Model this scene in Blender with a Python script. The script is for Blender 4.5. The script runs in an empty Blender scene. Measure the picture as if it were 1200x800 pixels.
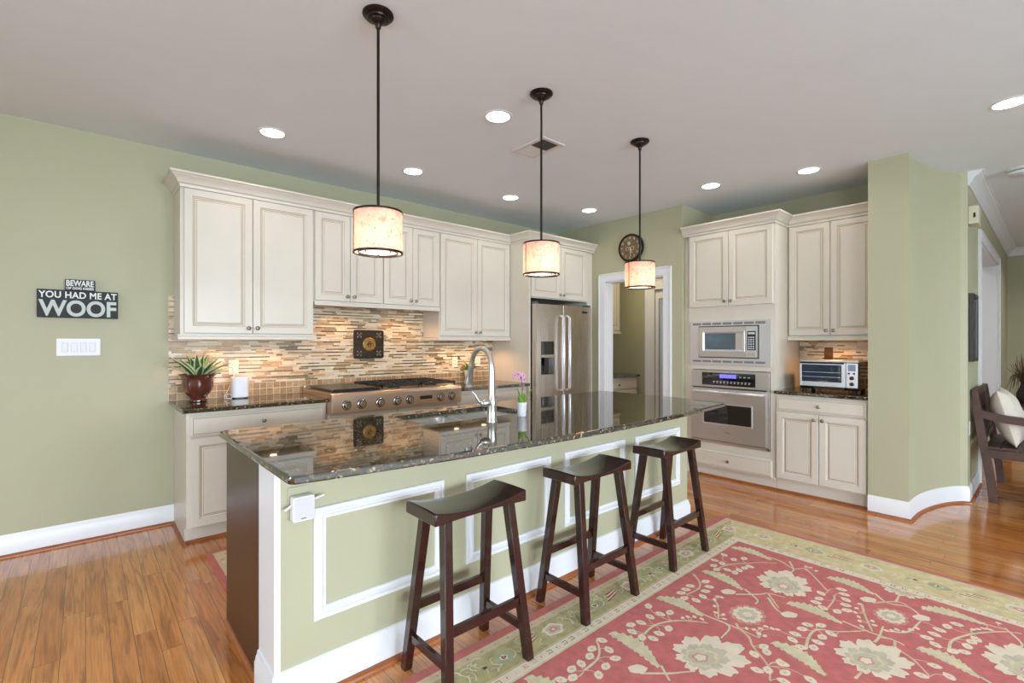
import bpy, bmesh, math, random
from mathutils import Vector, Matrix
from mathutils.geometry import tessellate_polygon
random.seed(7)
PI = math.pi
S = bpy.context.scene
COL = S.collection

# ------------------------------------------------------------------ camera
cam_d = bpy.data.cameras.new('camera')
cam = bpy.data.objects.new('camera', cam_d)
COL.objects.link(cam)
cam.location = (-0.504, -4.381, 1.345)
cam.rotation_euler = (PI / 2, 0, math.radians(48.404 - 90))
cam_d.sensor_width = 36.0
cam_d.lens = 36.0 * 565.0 / 1200.0
cam_d.shift_y = 1.56 / 1200.0
cam_d.clip_start = 0.05
S.camera = cam

# ------------------------------------------------------------------ world, light, exposure
S.view_settings.view_transform = 'Standard'
S.view_settings.look = 'None'
S.view_settings.gamma = 1.0
S.view_settings.use_curve_mapping = False
S.view_settings.exposure = 0.06
W = bpy.data.worlds.new('world'); S.world = W; W.use_nodes = True
wn = W.node_tree.nodes; wl = W.node_tree.links
bg = wn['Background']; bg.inputs['Color'].default_value = (0.78, 0.88, 1.0, 1); bg.inputs['Strength'].default_value = 1.2

WINDOW_W = 160.0      # daylight per window (area light the size of the glass)
CAN_W = 1.7          # recessed ceiling lights
PENDANT_W = 11.0
UNDER_W = 8.0

def area_light(name, loc, rot, sx, sy, power, color, spread=PI):
    d = bpy.data.lights.new(name, 'AREA'); d.shape = 'RECTANGLE'; d.size = sx; d.size_y = sy
    d.energy = power; d.color = color; d.spread = spread
    o = bpy.data.objects.new(name, d); COL.objects.link(o); o.location = loc; o.rotation_euler = rot
    return o

# daylight entering by the windows behind and to the left of the camera
DAY = (0.785, 0.885, 1.0)
FRONT_WIN = [(-3.1, -1.3), (-0.9, 0.9), (1.3, 3.1)]   # x ranges in the wall y = -11
LEFT_WIN = [(-8.4, -6.8), (-3.5, -1.7)]                           # y ranges in the wall x = -3.4
for a, b in FRONT_WIN:
    area_light('window_daylight', ((a + b) / 2, -11.10, 1.45), (PI / 2 - .47, 0, 0), b - a - .1, 1.9, WINDOW_W, DAY, 2.0)
for (a, b), p in zip(LEFT_WIN, (.62, .25)):
    area_light('window_daylight', (-3.50, (a + b) / 2, 1.45), (PI / 2 - .3, 0, -PI / 2), b - a - .1, 1.9, WINDOW_W * p, DAY, 2.2)

# ------------------------------------------------------------------ materials
def lin(c):
    c = c / 255.0
    return c / 12.92 if c <= 0.04045 else ((c + 0.055) / 1.055) ** 2.4
def rgb(r, g, b): return (lin(r), lin(g), lin(b), 1.0)

class NT:
    """tiny node-tree helper"""
    def __init__(s, name):
        s.m = bpy.data.materials.new(name); s.m.use_nodes = True
        s.t = s.m.node_tree; s.n = s.t.nodes; s.l = s.t.links
        s.b = s.n['Principled BSDF']; s.out = s.n['Material Output']
    def new(s, typ, **kw):
        n = s.n.new(typ)
        for k, v in kw.items():
            if k in n.inputs: n.inputs[k].default_value = v
            else: setattr(n, k, v)
        return n
    def link(s, a, b): s.l.new(a, b)
    def coords(s, scale=(1, 1, 1), rot=(0, 0, 0), obj=False):
        if obj:
            tc = s.new('ShaderNodeTexCoord'); src = tc.outputs['Object']
        else:
            g = s.new('ShaderNodeNewGeometry'); src = g.outputs['Position']
        mp = s.new('ShaderNodeMapping')
        mp.inputs['Scale'].default_value = scale; mp.inputs['Rotation'].default_value = rot
        s.link(src, mp.inputs['Vector'])
        return mp.outputs['Vector']
    def ramp(s, fac, stops, interp='LINEAR'):
        r = s.new('ShaderNodeValToRGB'); cr = r.color_ramp; cr.interpolation = interp
        while len(cr.elements) < len(stops): cr.elements.new(0.5)
        for e, (p, c) in zip(cr.elements, stops):
            e.position = p; e.color = c
        s.link(fac, r.inputs['Fac']); return r.outputs['Color']
    def mix(s, fac, a, b, blend='MIX'):
        m = s.new('ShaderNodeMix', data_type='RGBA', blend_type=blend)
        for sock, val in ((m.inputs[0], fac), (m.inputs[6], a), (m.inputs[7], b)):
            if isinstance(val, bpy.types.NodeSocket): s.link(val, sock)
            else: sock.default_value = val
        return m.outputs[2]
    def bump(s, h, strength=0.2, dist=0.002):
        b = s.new('ShaderNodeBump'); b.inputs['Strength'].default_value = strength; b.inputs['Distance'].default_value = dist
        s.link(h, b.inputs['Height']); s.link(b.outputs['Normal'], s.b.inputs['Normal'])

def mat(name, col, rough=0.5, metal=0.0, var=0.04, nscale=9.0, bump=0.0, bscale=150, ior=1.5, coat=0.0, stretch=(1, 1, 1), emit=None, estr=0.0, trans=0.0):
    k = NT(name)
    k.b.inputs['Roughness'].default_value = rough; k.b.inputs['Metallic'].default_value = metal
    k.b.inputs['IOR'].default_value = ior; k.b.inputs['Coat Weight'].default_value = coat
    if trans: k.b.inputs['Transmission Weight'].default_value = trans
    v = k.coords(stretch)
    nz = k.new('ShaderNodeTexNoise'); nz.inputs['Scale'].default_value = nscale; nz.inputs['Detail'].default_value = 3
    k.link(v, nz.inputs['Vector'])
    lo = tuple(c * (1 - var) for c in col[:3]) + (1,); hi = tuple(min(1, c * (1 + var)) for c in col[:3]) + (1,)
    k.link(k.ramp(nz.outputs['Fac'], [(0.3, lo), (0.7, hi)]), k.b.inputs['Base Color'])
    if bump:
        n2 = k.new('ShaderNodeTexNoise'); n2.inputs['Scale'].default_value = bscale; k.link(v, n2.inputs['Vector'])
        k.bump(n2.outputs['Fac'], bump)
    if emit:
        k.b.inputs['Emission Color'].default_value = emit; k.b.inputs['Emission Strength'].default_value = estr
    return k.m

GREEN = mat('sage_green_paint', rgb(175, 173, 143), 0.55, var=0.012, nscale=2.0, bump=0.05, bscale=260)
CEIL = mat('ceiling_paint', rgb(230, 237, 242), 0.8, var=0.01, nscale=2)
WHITE = mat('white_trim_paint', rgb(226, 227, 229), 0.32, var=0.01)
CREAM = mat('cream_cabinet_paint', rgb(213, 206, 192), 0.36, var=0.015, nscale=5)
GLAZE = mat('cabinet_glaze', rgb(150, 124, 88), 0.45, var=0.08, nscale=30)
NICKEL = mat('brushed_nickel', rgb(150, 144, 136), 0.28, 1.0, var=0.03)
BRONZE = mat('oil_rubbed_bronze', rgb(48, 40, 35), 0.33, 0.75, var=0.1, nscale=30)
CHROME = mat('polished_chrome', rgb(225, 225, 228), 0.09, 1.0, var=0.02)
BLACK = mat('black_enamel', rgb(22, 21, 21), 0.35, var=0.1)
BLACKGLASS = mat('black_glass', rgb(14, 15, 17), 0.04, var=0.05, ior=2.0)
WALNUT_PANEL = mat('dark_walnut_panel', rgb(66, 42, 28), 0.33, var=0.18, nscale=7, stretch=(14, 14, 1))
STOOLWOOD = mat('espresso_stool_wood', rgb(48, 22, 15), 0.24, var=0.22, nscale=14, stretch=(1, 1, 1), coat=0.35)
BENCHWOOD = mat('weathered_bench_wood', rgb(80, 57, 48), 0.5, var=0.25, nscale=12)
PLASTIC = mat('white_plastic', rgb(220, 220, 222), 0.35, var=0.01)
SHOEWOOD = mat('oak_shoe_molding', rgb(158, 92, 50), 0.35, var=0.15, nscale=12)

def steel(name, col, axis='x', rough=0.24, metal=1.0):
    k = NT(name); k.b.inputs['Metallic'].default_value = metal
    sc = {'x': (2, 300, 300), 'y': (300, 2, 300), 'z': (260, 260, 1.2)}[axis]
    v = k.coords(sc)
    nz = k.new('ShaderNodeTexNoise'); nz.inputs['Scale'].default_value = 1.0; nz.inputs['Detail'].default_value = 4
    k.link(v, nz.inputs['Vector'])
    k.link(k.ramp(nz.outputs['Fac'], [(0.3, tuple(c * .95 for c in col[:3]) + (1,)), (0.7, col)]), k.b.inputs['Base Color'])
    mr = k.new('ShaderNodeMapRange'); mr.inputs['To Min'].default_value = rough - .02; mr.inputs['To Max'].default_value = rough + .03
    k.link(nz.outputs['Fac'], mr.inputs['Value']); k.link(mr.outputs['Result'], k.b.inputs['Roughness'])
    k.bump(nz.outputs['Fac'], 0.02, 0.0004)
    return k.m
STEEL = steel('brushed_steel_horizontal', rgb(190, 184, 178), 'x')
STEELY = steel('brushed_steel_oven', rgb(216, 212, 208), 'y', .3, .8)
STEELZ = steel('brushed_steel_vertical', rgb(206, 196, 184), 'z', 0.27, .9)
STEELHI = steel('bright_steel_trim', rgb(232, 232, 234), 'y', 0.26, .6)

SATIN = mat('satin_bright_steel', rgb(222, 222, 224), .28, .65, var=.01)
def floor_material():
    k = NT('oak_plank_floor')
    g = k.new('ShaderNodeNewGeometry')
    sep = k.new('ShaderNodeSeparateXYZ'); k.link(g.outputs['Position'], sep.inputs[0])
    cmb = k.new('ShaderNodeCombineXYZ'); k.link(sep.outputs['Y'], cmb.inputs['X']); k.link(sep.outputs['X'], cmb.inputs['Y'])
    br = k.new('ShaderNodeTexBrick'); br.offset = 0.37; br.offset_frequency = 2; br.squash = 0.78; br.squash_frequency = 3
    for nm, val in (('Scale', 1.0), ('Mortar Size', 0.0011), ('Mortar Smooth', 0.3), ('Bias', 0.0), ('Brick Width', 1.15), ('Row Height', 0.083)):
        br.inputs[nm].default_value = val
    br.inputs['Color1'].default_value = (0, 0, 0, 1); br.inputs['Color2'].default_value = (1, 1, 1, 1); br.inputs['Mortar'].default_value = (0.5, 0.5, 0.5, 1)
    k.link(cmb.outputs[0], br.inputs['Vector'])
    # grain offset by board so it does not run across boards
    off = k.new('ShaderNodeVectorMath', operation='SCALE'); off.inputs['Scale'].default_value = 37.0; k.link(br.outputs['Color'], off.inputs[0])
    add = k.new('ShaderNodeVectorMath', operation='ADD'); k.link(cmb.outputs[0], add.inputs[0]); k.link(off.outputs[0], add.inputs[1])
    mp = k.new('ShaderNodeMapping'); mp.inputs['Scale'].default_value = (1.6, 22, 1); k.link(add.outputs[0], mp.inputs['Vector'])
    nz = k.new('ShaderNodeTexNoise'); nz.inputs['Scale'].default_value = 1.6; nz.inputs['Detail'].default_value = 5; nz.inputs['Distortion'].default_value = 1.1
    k.link(mp.outputs[0], nz.inputs['Vector'])
    mp2 = k.new('ShaderNodeMapping'); mp2.inputs['Scale'].default_value = (6, 160, 1); k.link(add.outputs[0], mp2.inputs['Vector'])
    nf = k.new('ShaderNodeTexNoise'); nf.inputs['Scale'].default_value = 1.0; nf.inputs['Detail'].default_value = 3; k.link(mp2.outputs[0], nf.inputs['Vector'])
    base = k.ramp(br.outputs['Color'], [(0.0, rgb(200, 122, 58)), (0.5, rgb(218, 142, 72)), (1.0, rgb(230, 158, 88))])
    grain = k.ramp(nz.outputs['Fac'], [(0.32, rgb(150, 128, 108)), (0.5, rgb(236, 230, 224)), (0.62, rgb(255, 255, 255))])
    c1 = k.mix(0.6, base, grain, 'MULTIPLY')
    fine = k.ramp(nf.outputs['Fac'], [(0.35, rgb(205, 190, 178)), (0.6, rgb(255, 255, 255))])
    c2 = k.mix(0.5, c1, fine, 'MULTIPLY')
    c3 = k.mix(br.outputs['Fac'], c2, rgb(78, 48, 28))
    k.link(c3, k.b.inputs['Base Color'])
    k.b.inputs['Roughness'].default_value = 0.15; k.b.inputs['IOR'].default_value = 1.55
    k.b.inputs['Coat Weight'].default_value = 0.5; k.b.inputs['Coat Roughness'].default_value = 0.08
    k.bump(br.outputs['Fac'], -0.12, 0.001)
    return k.m
FLOOR = floor_material()

def granite_material():
    k = NT('black_green_granite')
    v = k.coords()
    vo = k.new('ShaderNodeTexVoronoi'); vo.inputs['Scale'].default_value = 120; k.link(v, vo.inputs['Vector'])
    nz = k.new('ShaderNodeTexNoise'); nz.inputs['Scale'].default_value = 85; nz.inputs['Detail'].default_value = 5; k.link(v, nz.inputs['Vector'])
    sp = k.new('ShaderNodeSeparateColor'); k.link(vo.outputs['Color'], sp.inputs[0])
    c = k.ramp(sp.outputs[0], [(0.0, rgb(14, 15, 13)), (0.55, rgb(24, 24, 20)), (0.72, rgb(74, 62, 38)), (0.86, rgb(112, 104, 80)), (0.95, rgb(176, 166, 132))], 'CONSTANT')
    c2 = k.ramp(nz.outputs['Fac'], [(0.42, rgb(14, 16, 14)), (0.6, rgb(96, 84, 58))])
    k.link(k.mix(0.3, c, c2), k.b.inputs['Base Color'])
    k.b.inputs['Roughness'].default_value = 0.035; k.b.inputs['IOR'].default_value = 2.4
    return k.m
GRANITE = granite_material()

def shade_material():
    k = NT('mica_lamp_shade')
    v = k.coords()
    nz = k.new('ShaderNodeTexNoise'); nz.inputs['Scale'].default_value = 26; nz.inputs['Detail'].default_value = 6; k.link(v, nz.inputs['Vector'])
    n2 = k.new('ShaderNodeTexNoise'); n2.inputs['Scale'].default_value = 110; n2.inputs['Detail'].default_value = 2; k.link(v, n2.inputs['Vector'])
    c = k.ramp(nz.outputs['Fac'], [(0.3, rgb(244, 204, 188)), (0.55, rgb(248, 224, 212)), (0.75, rgb(228, 172, 152))])
    c2 = k.ramp(n2.outputs['Fac'], [(0.30, rgb(170, 120, 84)), (0.38, rgb(255, 255, 255))])
    cc = k.mix(0.8, c, c2, 'MULTIPLY')
    d = k.new('ShaderNodeBsdfDiffuse'); tr = k.new('ShaderNodeBsdfTranslucent'); mx = k.new('ShaderNodeMixShader'); mx.inputs[0].default_value = 0.62
    k.link(cc, d.inputs[0]); k.link(cc, tr.inputs[0]); k.link(d.outputs[0], mx.inputs[1]); k.link(tr.outputs[0], mx.inputs[2])
    gl = k.new('ShaderNodeBsdfGlossy'); gl.inputs['Roughness'].default_value = 0.12
    m2 = k.new('ShaderNodeMixShader'); m2.inputs[0].default_value = 0.05
    k.link(mx.outputs[0], m2.inputs[1]); k.link(gl.outputs[0], m2.inputs[2]); k.link(m2.outputs[0], k.out.inputs['Surface'])
    return k.m
SHADE = shade_material()

def glow(name, col, strength):
    k = NT(name); k.b.inputs['Base Color'].default_value = col
    nz = k.new('ShaderNodeTexNoise'); nz.inputs['Scale'].default_value = 3
    k.b.inputs['Emission Color'].default_value = col; k.b.inputs['Emission Strength'].default_value = strength
    return k.m
LAMP_WARM = glow('warm_lamp_glass', (1, 0.80, 0.55, 1), 6.0)
LAMP_CAN = glow('recessed_lamp_glass', (1, 0.97, 0.92, 1), 7.0)

def glass_material():
    k = NT('window_glass')
    k.b.inputs['Base Color'].default_value = (1, 1, 1, 1); k.b.inputs['Roughness'].default_value = 0.0
    tr = k.new('ShaderNodeBsdfTransparent'); gl = k.new('ShaderNodeBsdfGlossy'); gl.inputs['Roughness'].default_value = 0.0
    fr = k.new('ShaderNodeFresnel'); fr.inputs['IOR'].default_value = 1.45
    mx = k.new('ShaderNodeMixShader'); k.link(fr.outputs[0], mx.inputs[0]); k.link(tr.outputs[0], mx.inputs[1]); k.link(gl.outputs[0], mx.inputs[2])
    k.link(mx.outputs[0], k.out.inputs['Surface'])
    return k.m
GLASS = glass_material()

# ------------------------------------------------------------------ mesh helper
IDENT = lambda u, v, w: (u, v, w)
def FB(y):   # frame of a front facing -Y: u to the right (x), v up, w out of the face
    return lambda u, v, w: (u, y - w, v)
def FR(x):   # frame of a front facing -X: u = -y
    return lambda u, v, w: (x - w, -u, v)
def FT(z):   # frame lying on a horizontal surface
    return lambda u, v, w: (u, v, z + w)
def FC(z):   # frame hanging below a ceiling (w = down)
    return lambda u, v, w: (u, v, z - w)

class MB:
    def __init__(s): s.v = []; s.f = []; s.m = []
    def add(s, vs, fs, mi=0, T=IDENT):
        b = len(s.v); s.v += [T(*p) for p in vs]
        for f in fs: s.f.append([b + i for i in f]); s.m.append(mi)
        return s
    def box(s, x0, x1, y0, y1, z0, z1, mi=0, T=IDENT):
        x0, x1 = sorted((x0, x1)); y0, y1 = sorted((y0, y1)); z0, z1 = sorted((z0, z1))
        vs = [(x, y, z) for z in (z0, z1) for y in (y0, y1) for x in (x0, x1)]
        return s.add(vs, [(0, 2, 3, 1), (4, 5, 7, 6), (0, 1, 5, 4), (2, 6, 7, 3), (0, 4, 6, 2), (1, 3, 7, 5)], mi, T)
    def hexa(s, bot, top, mi=0, T=IDENT):
        return s.add(list(bot) + list(top), [(3, 2, 1, 0), (4, 5, 6, 7), (0, 1, 5, 4), (1, 2, 6, 5), (2, 3, 7, 6), (3, 0, 4, 7)], mi, T)
    def bar(s, p, q, a, b, up=(0, 0, 1), mi=0, T=IDENT):
        """square bar from p to q, a wide and b high"""
        p = Vector(p); q = Vector(q); d = (q - p).normalized(); u = Vector(up)
        r = d.cross(u)
        if r.length < 1e-6: r = d.cross(Vector((1, 0, 0)))
        r.normalize(); u = r.cross(d).normalized()
        cs = [(-a / 2, -b / 2), (a / 2, -b / 2), (a / 2, b / 2), (-a / 2, b / 2)]
        return s.hexa([tuple(p + r * i + u * j) for i, j in cs], [tuple(q + r * i + u * j) for i, j in cs], mi, T)
    def prism(s, pts, w0, w1, mi=0, T=IDENT):
        n = len(pts); vs = [(a, b, w0) for a, b in pts] + [(a, b, w1) for a, b in pts]
        fs = [tuple(range(n - 1, -1, -1)), tuple(range(n, 2 * n))] + [(i, (i + 1) % n, n + (i + 1) % n, n + i) for i in range(n)]
        return s.add(vs, fs, mi, T)
    def lathe(s, prof, c=(0, 0, 0), seg=24, mi=0, T=IDENT, cap=True, sx=1.0, sy=1.0, axis=None):
        """prof: (radius, height) list; axis(u,v,w) maps local to world"""
        vs = []; n = len(prof)
        for i in range(seg):
            a = 2 * PI * i / seg
            for r, h in prof: vs.append((c[0] + r * sx * math.cos(a), c[1] + r * sy * math.sin(a), c[2] + h))
        fs = []
        for i in range(seg):
            j = (i + 1) % seg
            for k in range(n - 1): fs.append((i * n + k, j * n + k, j * n + k + 1, i * n + k + 1))
        if cap:
            if prof[0][0] > 1e-5: fs.append(tuple(i * n for i in range(seg - 1, -1, -1)))
            if prof[-1][0] > 1e-5: fs.append(tuple(i * n + n - 1 for i in range(seg)))
        return s.add(vs, fs, mi, T)
    def ball(s, c, r, mi=0, T=IDENT, seg=14, rings=8, sz=1.0):
        prof = [(max(1e-6, r * math.sin(PI * i / rings)), -r * sz * math.cos(PI * i / rings)) for i in range(rings + 1)]
        return s.lathe(prof, c, seg, mi, T, cap=False)
    def tube(s, path, r, seg=10, mi=0, T=IDENT, caps=True):
        P = [Vector(p) for p in path]; n = len(P); R = r if isinstance(r, (list, tuple)) else [r] * n
        t0 = (P[1] - P[0]).normalized(); nrm = t0.cross(Vector((0, 0, 1)))
        if nrm.length < 1e-3: nrm = t0.cross(Vector((1, 0, 0)))
        nrm.normalize(); vs = []
        for i in range(n):
            t = (P[min(i + 1, n - 1)] - P[max(i - 1, 0)]).normalized()
            nrm = (nrm - t * nrm.dot(t)).normalized(); bn = t.cross(nrm)
            for k in range(seg):
                a = 2 * PI * k / seg
                vs.append(tuple(P[i] + (nrm * math.cos(a) + bn * math.sin(a)) * R[i]))
        fs = []
        for i in range(n - 1):
            for k in range(seg):
                fs.append((i * seg + k, i * seg + (k + 1) % seg, (i + 1) * seg + (k + 1) % seg, (i + 1) * seg + k))
        if caps:
            fs.append(tuple(range(seg - 1, -1, -1))); fs.append(tuple((n - 1) * seg + k for k in range(seg)))
        return s.add(vs, fs, mi, T)
    def sweep(s, prof, path, z, mi=0, closed=False, T=IDENT):
        """moulding: prof = closed polygon of (out, up); path = plan points, 'out' is to the right of travel, mitred"""
        P = [Vector((a, b)) for a, b in path]; n = len(P); m = len(prof); rows = []
        for i in range(n):
            if closed: dp = (P[i] - P[i - 1]).normalized(); dn = (P[(i + 1) % n] - P[i]).normalized()
            else:
                dp = (P[i] - P[i - 1]).normalized() if i else (P[1] - P[0]).normalized()
                dn = (P[i + 1] - P[i]).normalized() if i < n - 1 else dp
            rp = Vector((dp.y, -dp.x)); rn = Vector((dn.y, -dn.x)); b = (rp + rn)
            b = b.normalized() if b.length > 1e-6 else rp
            k = 1.0 / max(0.2, b.dot(rn))
            rows.append([(P[i].x + b.x * k * o, P[i].y + b.y * k * o, z + u) for o, u in prof])
        vs = [p for r in rows for p in r]; fs = []
        for i in range(n if closed else n - 1):
            j = (i + 1) % n
            for k in range(m): fs.append((i * m + k, j * m + k, j * m + (k + 1) % m, i * m + (k + 1) % m))
        if not closed:
            fs.append(tuple(range(m - 1, -1, -1))); fs.append(tuple((n - 1) * m + k for k in range(m)))
        return s.add(vs, fs, mi, T)
    def rings(s, u0, u1, v0, v1, prof, T, mats=None, inner_open=False):
        """nested rectangles: prof = (inset, height)"""
        vs = []; fs = []; ms = []
        for ins, h in prof: vs += [(u0 + ins, v0 + ins, h), (u1 - ins, v0 + ins, h), (u1 - ins, v1 - ins, h), (u0 + ins, v1 - ins, h)]
        for r in range(len(prof) - 1):
            for k in range(4):
                fs.append((4 * r + k, 4 * r + (k + 1) % 4, 4 * r + 4 + (k + 1) % 4, 4 * r + 4 + k)); ms.append(mats[r] if mats else 0)
        L = 4 * (len(prof) - 1)
        if inner_open:
            for k in range(4): fs.append((L + k, L + (k + 1) % 4, (k + 1) % 4, k)); ms.append(0)
        else:
            fs.append((L, L + 1, L + 2, L + 3)); ms.append(0); fs.append((3, 2, 1, 0)); ms.append(0)
        b = len(s.v); s.v += [T(*p) for p in vs]
        for f, mi in zip(fs, ms): s.f.append([b + i for i in f]); s.m.append(mi)
        return s
    def build(s, name, mats, parent=None, smooth=None, bevel=0.0, seg=2, fix=True, kind=None, label=None, flat_top=False):
        me = bpy.data.meshes.new(name)
        off = Vector((0, 0, 0))
        if parent is not None:
            q = parent
            while q is not None: off += q.location; q = q.parent
        me.from_pydata([tuple(Vector(p) - off) for p in s.v], [], s.f)
        mats = mats if isinstance(mats, (list, tuple)) else [mats]
        for m in mats: me.materials.append(m)
        me.polygons.foreach_set('material_index', s.m)
        if fix:
            bm = bmesh.new(); bm.from_mesh(me); bmesh.ops.recalc_face_normals(bm, faces=bm.faces); bm.to_mesh(me); bm.free()
        if smooth and smooth > 0:
            me.polygons.foreach_set('use_smooth', [True] * len(me.polygons)); me.set_sharp_from_angle(angle=math.radians(smooth))
            if flat_top:
                for p in me.polygons:
                    if abs(p.normal.z) > .995: p.use_smooth = False
        o = bpy.data.objects.new(name, me); COL.objects.link(o)
        if parent is not None: o.parent = parent
        if bevel:
            md = o.modifiers.new('bevel', 'BEVEL'); md.width = bevel; md.segments = seg; md.limit_method = 'ANGLE'; md.angle_limit = math.radians(40)
        if kind: o['kind'] = kind
        if label: o['label'] = label
        return o

def thing(name, label, cat, loc=(0, 0, 0), group=None):
    o = bpy.data.objects.new(name, None); COL.objects.link(o); o.location = loc; o.empty_display_size = 0.05
    o['label'] = label; o['category'] = cat
    if group: o['group'] = group
    return o
def tag(o, label, cat, group=None):
    o['label'] = label; o['category'] = cat
    if group: o['group'] = group
    return o
def copy_tree(o, parent=None):
    c = o.copy(); COL.objects.link(c); c.parent = parent
    for ch in list(o.children): copy_tree(ch, c)
    return c
def struct(mb, name, mats, **kw): return mb.build(name, mats, kind='structure', **kw)

def text_mesh(body, width, height, depth=0.001, bold=0.0, spacing=1.0):
    """mesh data of a text, its lower left corner at the origin, scaled to width x height"""
    cu = bpy.data.curves.new('lettering', 'FONT'); cu.body = body; cu.extrude = 0.02; cu.offset = bold; cu.space_character = spacing
    o = bpy.data.objects.new('lettering', cu); COL.objects.link(o)
    dg = bpy.context.evaluated_depsgraph_get()
    me = bpy.data.meshes.new_from_object(o.evaluated_get(dg))
    bpy.data.objects.remove(o)
    xs = [v.co.x for v in me.vertices]; ys = [v.co.y for v in me.vertices]
    x0, x1, y0, y1 = min(xs), max(xs), min(ys), max(ys)
    vs = [((v.co.x - x0) / (x1 - x0) * width, (v.co.y - y0) / (y1 - y0) * height, (v.co.z + 0.02) / 0.04 * depth) for v in me.vertices]
    fs = [tuple(p.vertices) for p in me.polygons]
    bpy.data.meshes.remove(me)
    return vs, fs

# ================================================================== ROOM SHELL
H = 2.784
XD = 4.158                      # face of the doorway wall
def wall_x(name, x0, x1, y0, y1, holes, mat_=GREEN, z1=H):
    """wall along x (thickness y0..y1) with holes (a, b, z0, z1)"""
    m = MB(); cur = x0
    for a, b, za, zb in sorted(holes):
        if a > cur: m.box(cur, a, y0, y1, 0, z1)
        if za > 0: m.box(a, b, y0, y1, 0, za)
        m.box(a, b, y0, y1, zb, z1); cur = b
    m.box(cur, x1, y0, y1, 0, z1)
    return struct(m, name, mat_)
def wall_y(name, x0, x1, y0, y1, holes, mat_=GREEN, z1=H):
    m = MB(); cur = y0
    for a, b, za, zb in sorted(holes):
        if a > cur: m.box(x0, x1, cur, a, 0, z1)
        if za > 0: m.box(x0, x1, a, b, 0, za)
        m.box(x0, x1, a, b, zb, z1); cur = b
    m.box(x0, x1, cur, y1, 0, z1)
    return struct(m, name, mat_)

struct(MB().box(-3.5, 10.3, -11.15, 0.12, -0.1, 0), 'floor', FLOOR)
struct(MB().box(-3.5, 10.3, -11.15, 0.12, H, H + .1), 'ceiling', CEIL)
struct(MB().box(-3.4, 10.1, -11.0, -5.45, 0, .012), 'floor_added_carpet', mat('beige_carpet', rgb(206, 202, 192), .95, var=.05, nscale=60, bump=.5, bscale=400))  # unseen carpet, added to cut floor glare and neutralise the bounce light
wall_x('wall_back', -3.4, 10.1, 0, .12, [])
wall_x('wall_front', -3.4, 10.1, -11.12, -11.0, [(a, b, .45, 2.45) for a, b in FRONT_WIN])
wall_y('wall_left', -3.52, -3.4, -11.12, .12, [(a, b, .45, 2.45) for a, b in LEFT_WIN])
wall_y('wall_right', 10.1, 10.22, -11.12, .12, [])
wall_y('wall_doorway', XD, XD + .12, -1.80, 0, [(-1.589, -.818, 0, 2.07)])
wall_x('wall_recess_side', XD + .12, 4.95, -1.80, -1.68, [])
wall_y('wall_recess_back', 4.83, 4.95, -3.40, -1.80, [])
wall_y('wall_pantry', 5.25, 5.37, -1.68, 0, [(-1.62, -.80, 0, 2.06)])
wall_x('wall_pantry_side', 4.95, 5.25, -1.80, -1.68, [])
CURVE = [(4.16, -3.645), (4.27, -3.646), (4.38, -3.652), (4.49, -3.664), (4.60, -3.684), (4.70, -3.708), (4.80, -3.738), (4.88, -3.770), (4.96, -3.810), (5.02, -3.850), (5.05, -3.893)]
pts = [(4.16, -3.393)] + CURVE + [(5.95, -3.893), (5.95, -3.70), (5.10, -3.70), (5.0, -3.393)]
wp = MB().prism(pts, 0, H).build('wall_pillar', GREEN, kind='structure', smooth=20)
wall_x('wall_foyer', 5.95, 10.1, -3.893, -3.70, [(5.951, 8.2, 0, 2.36)])
PALEGREY = mat('pale_grey_paint', rgb(214, 216, 218), .6, var=.01)
struct(MB().box(5.4, 9.6, -2.5, -2.4, 0, H), 'wall_passage', PALEGREY)
struct(MB().box(6.5, 6.6, -2.4, -.001, 0, H), 'wall_added_pale', PALEGREY)  # pale wall added behind the glazed door so the glass looks bright

BASEP = [(0, 0), (.015, 0), (.015, .108), (.011, .118), (.008, .130), (.005, .140), (0, .140)]
SHOEP = [(.015, 0), (.034, 0), (.033, .007), (.029, .013), (.022, .017), (.015, .018)]
def baseboard(name, path):
    o = MB().sweep(BASEP, path, 0).build(name, WHITE, kind='structure', smooth=30)
    MB().sweep(SHOEP, path, 0).build('shoe_molding', SHOEWOOD, parent=o, smooth=30)
baseboard('baseboard_back', [(-3.4, 0), (-.002, 0)])
baseboard('baseboard_left', [(-3.4, -11), (-3.4, 0)])
baseboard('baseboard_pillar', [(4.16, -3.393)] + CURVE + [(5.86, -3.893)])
baseboard('baseboard_foyer', [(8.29, -3.893), (10.1, -3.893), (10.1, -11)])
baseboard('baseboard_doorway', [(XD, -1.68), (XD, -1.80), (4.20, -1.80)])

CROWNP = [(0, -.115), (.012, -.115), (.016, -.100), (.030, -.085), (.038, -.060), (.062, -.036), (.080, -.024), (.084, -.012), (.095, -.008), (.095, 0), (0, 0)]
MB().sweep(CROWNP, [(5.052, -3.893), (10.1, -3.893), (10.1, -11)], H).build('trim_1', WHITE, kind='structure', smooth=30)

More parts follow.
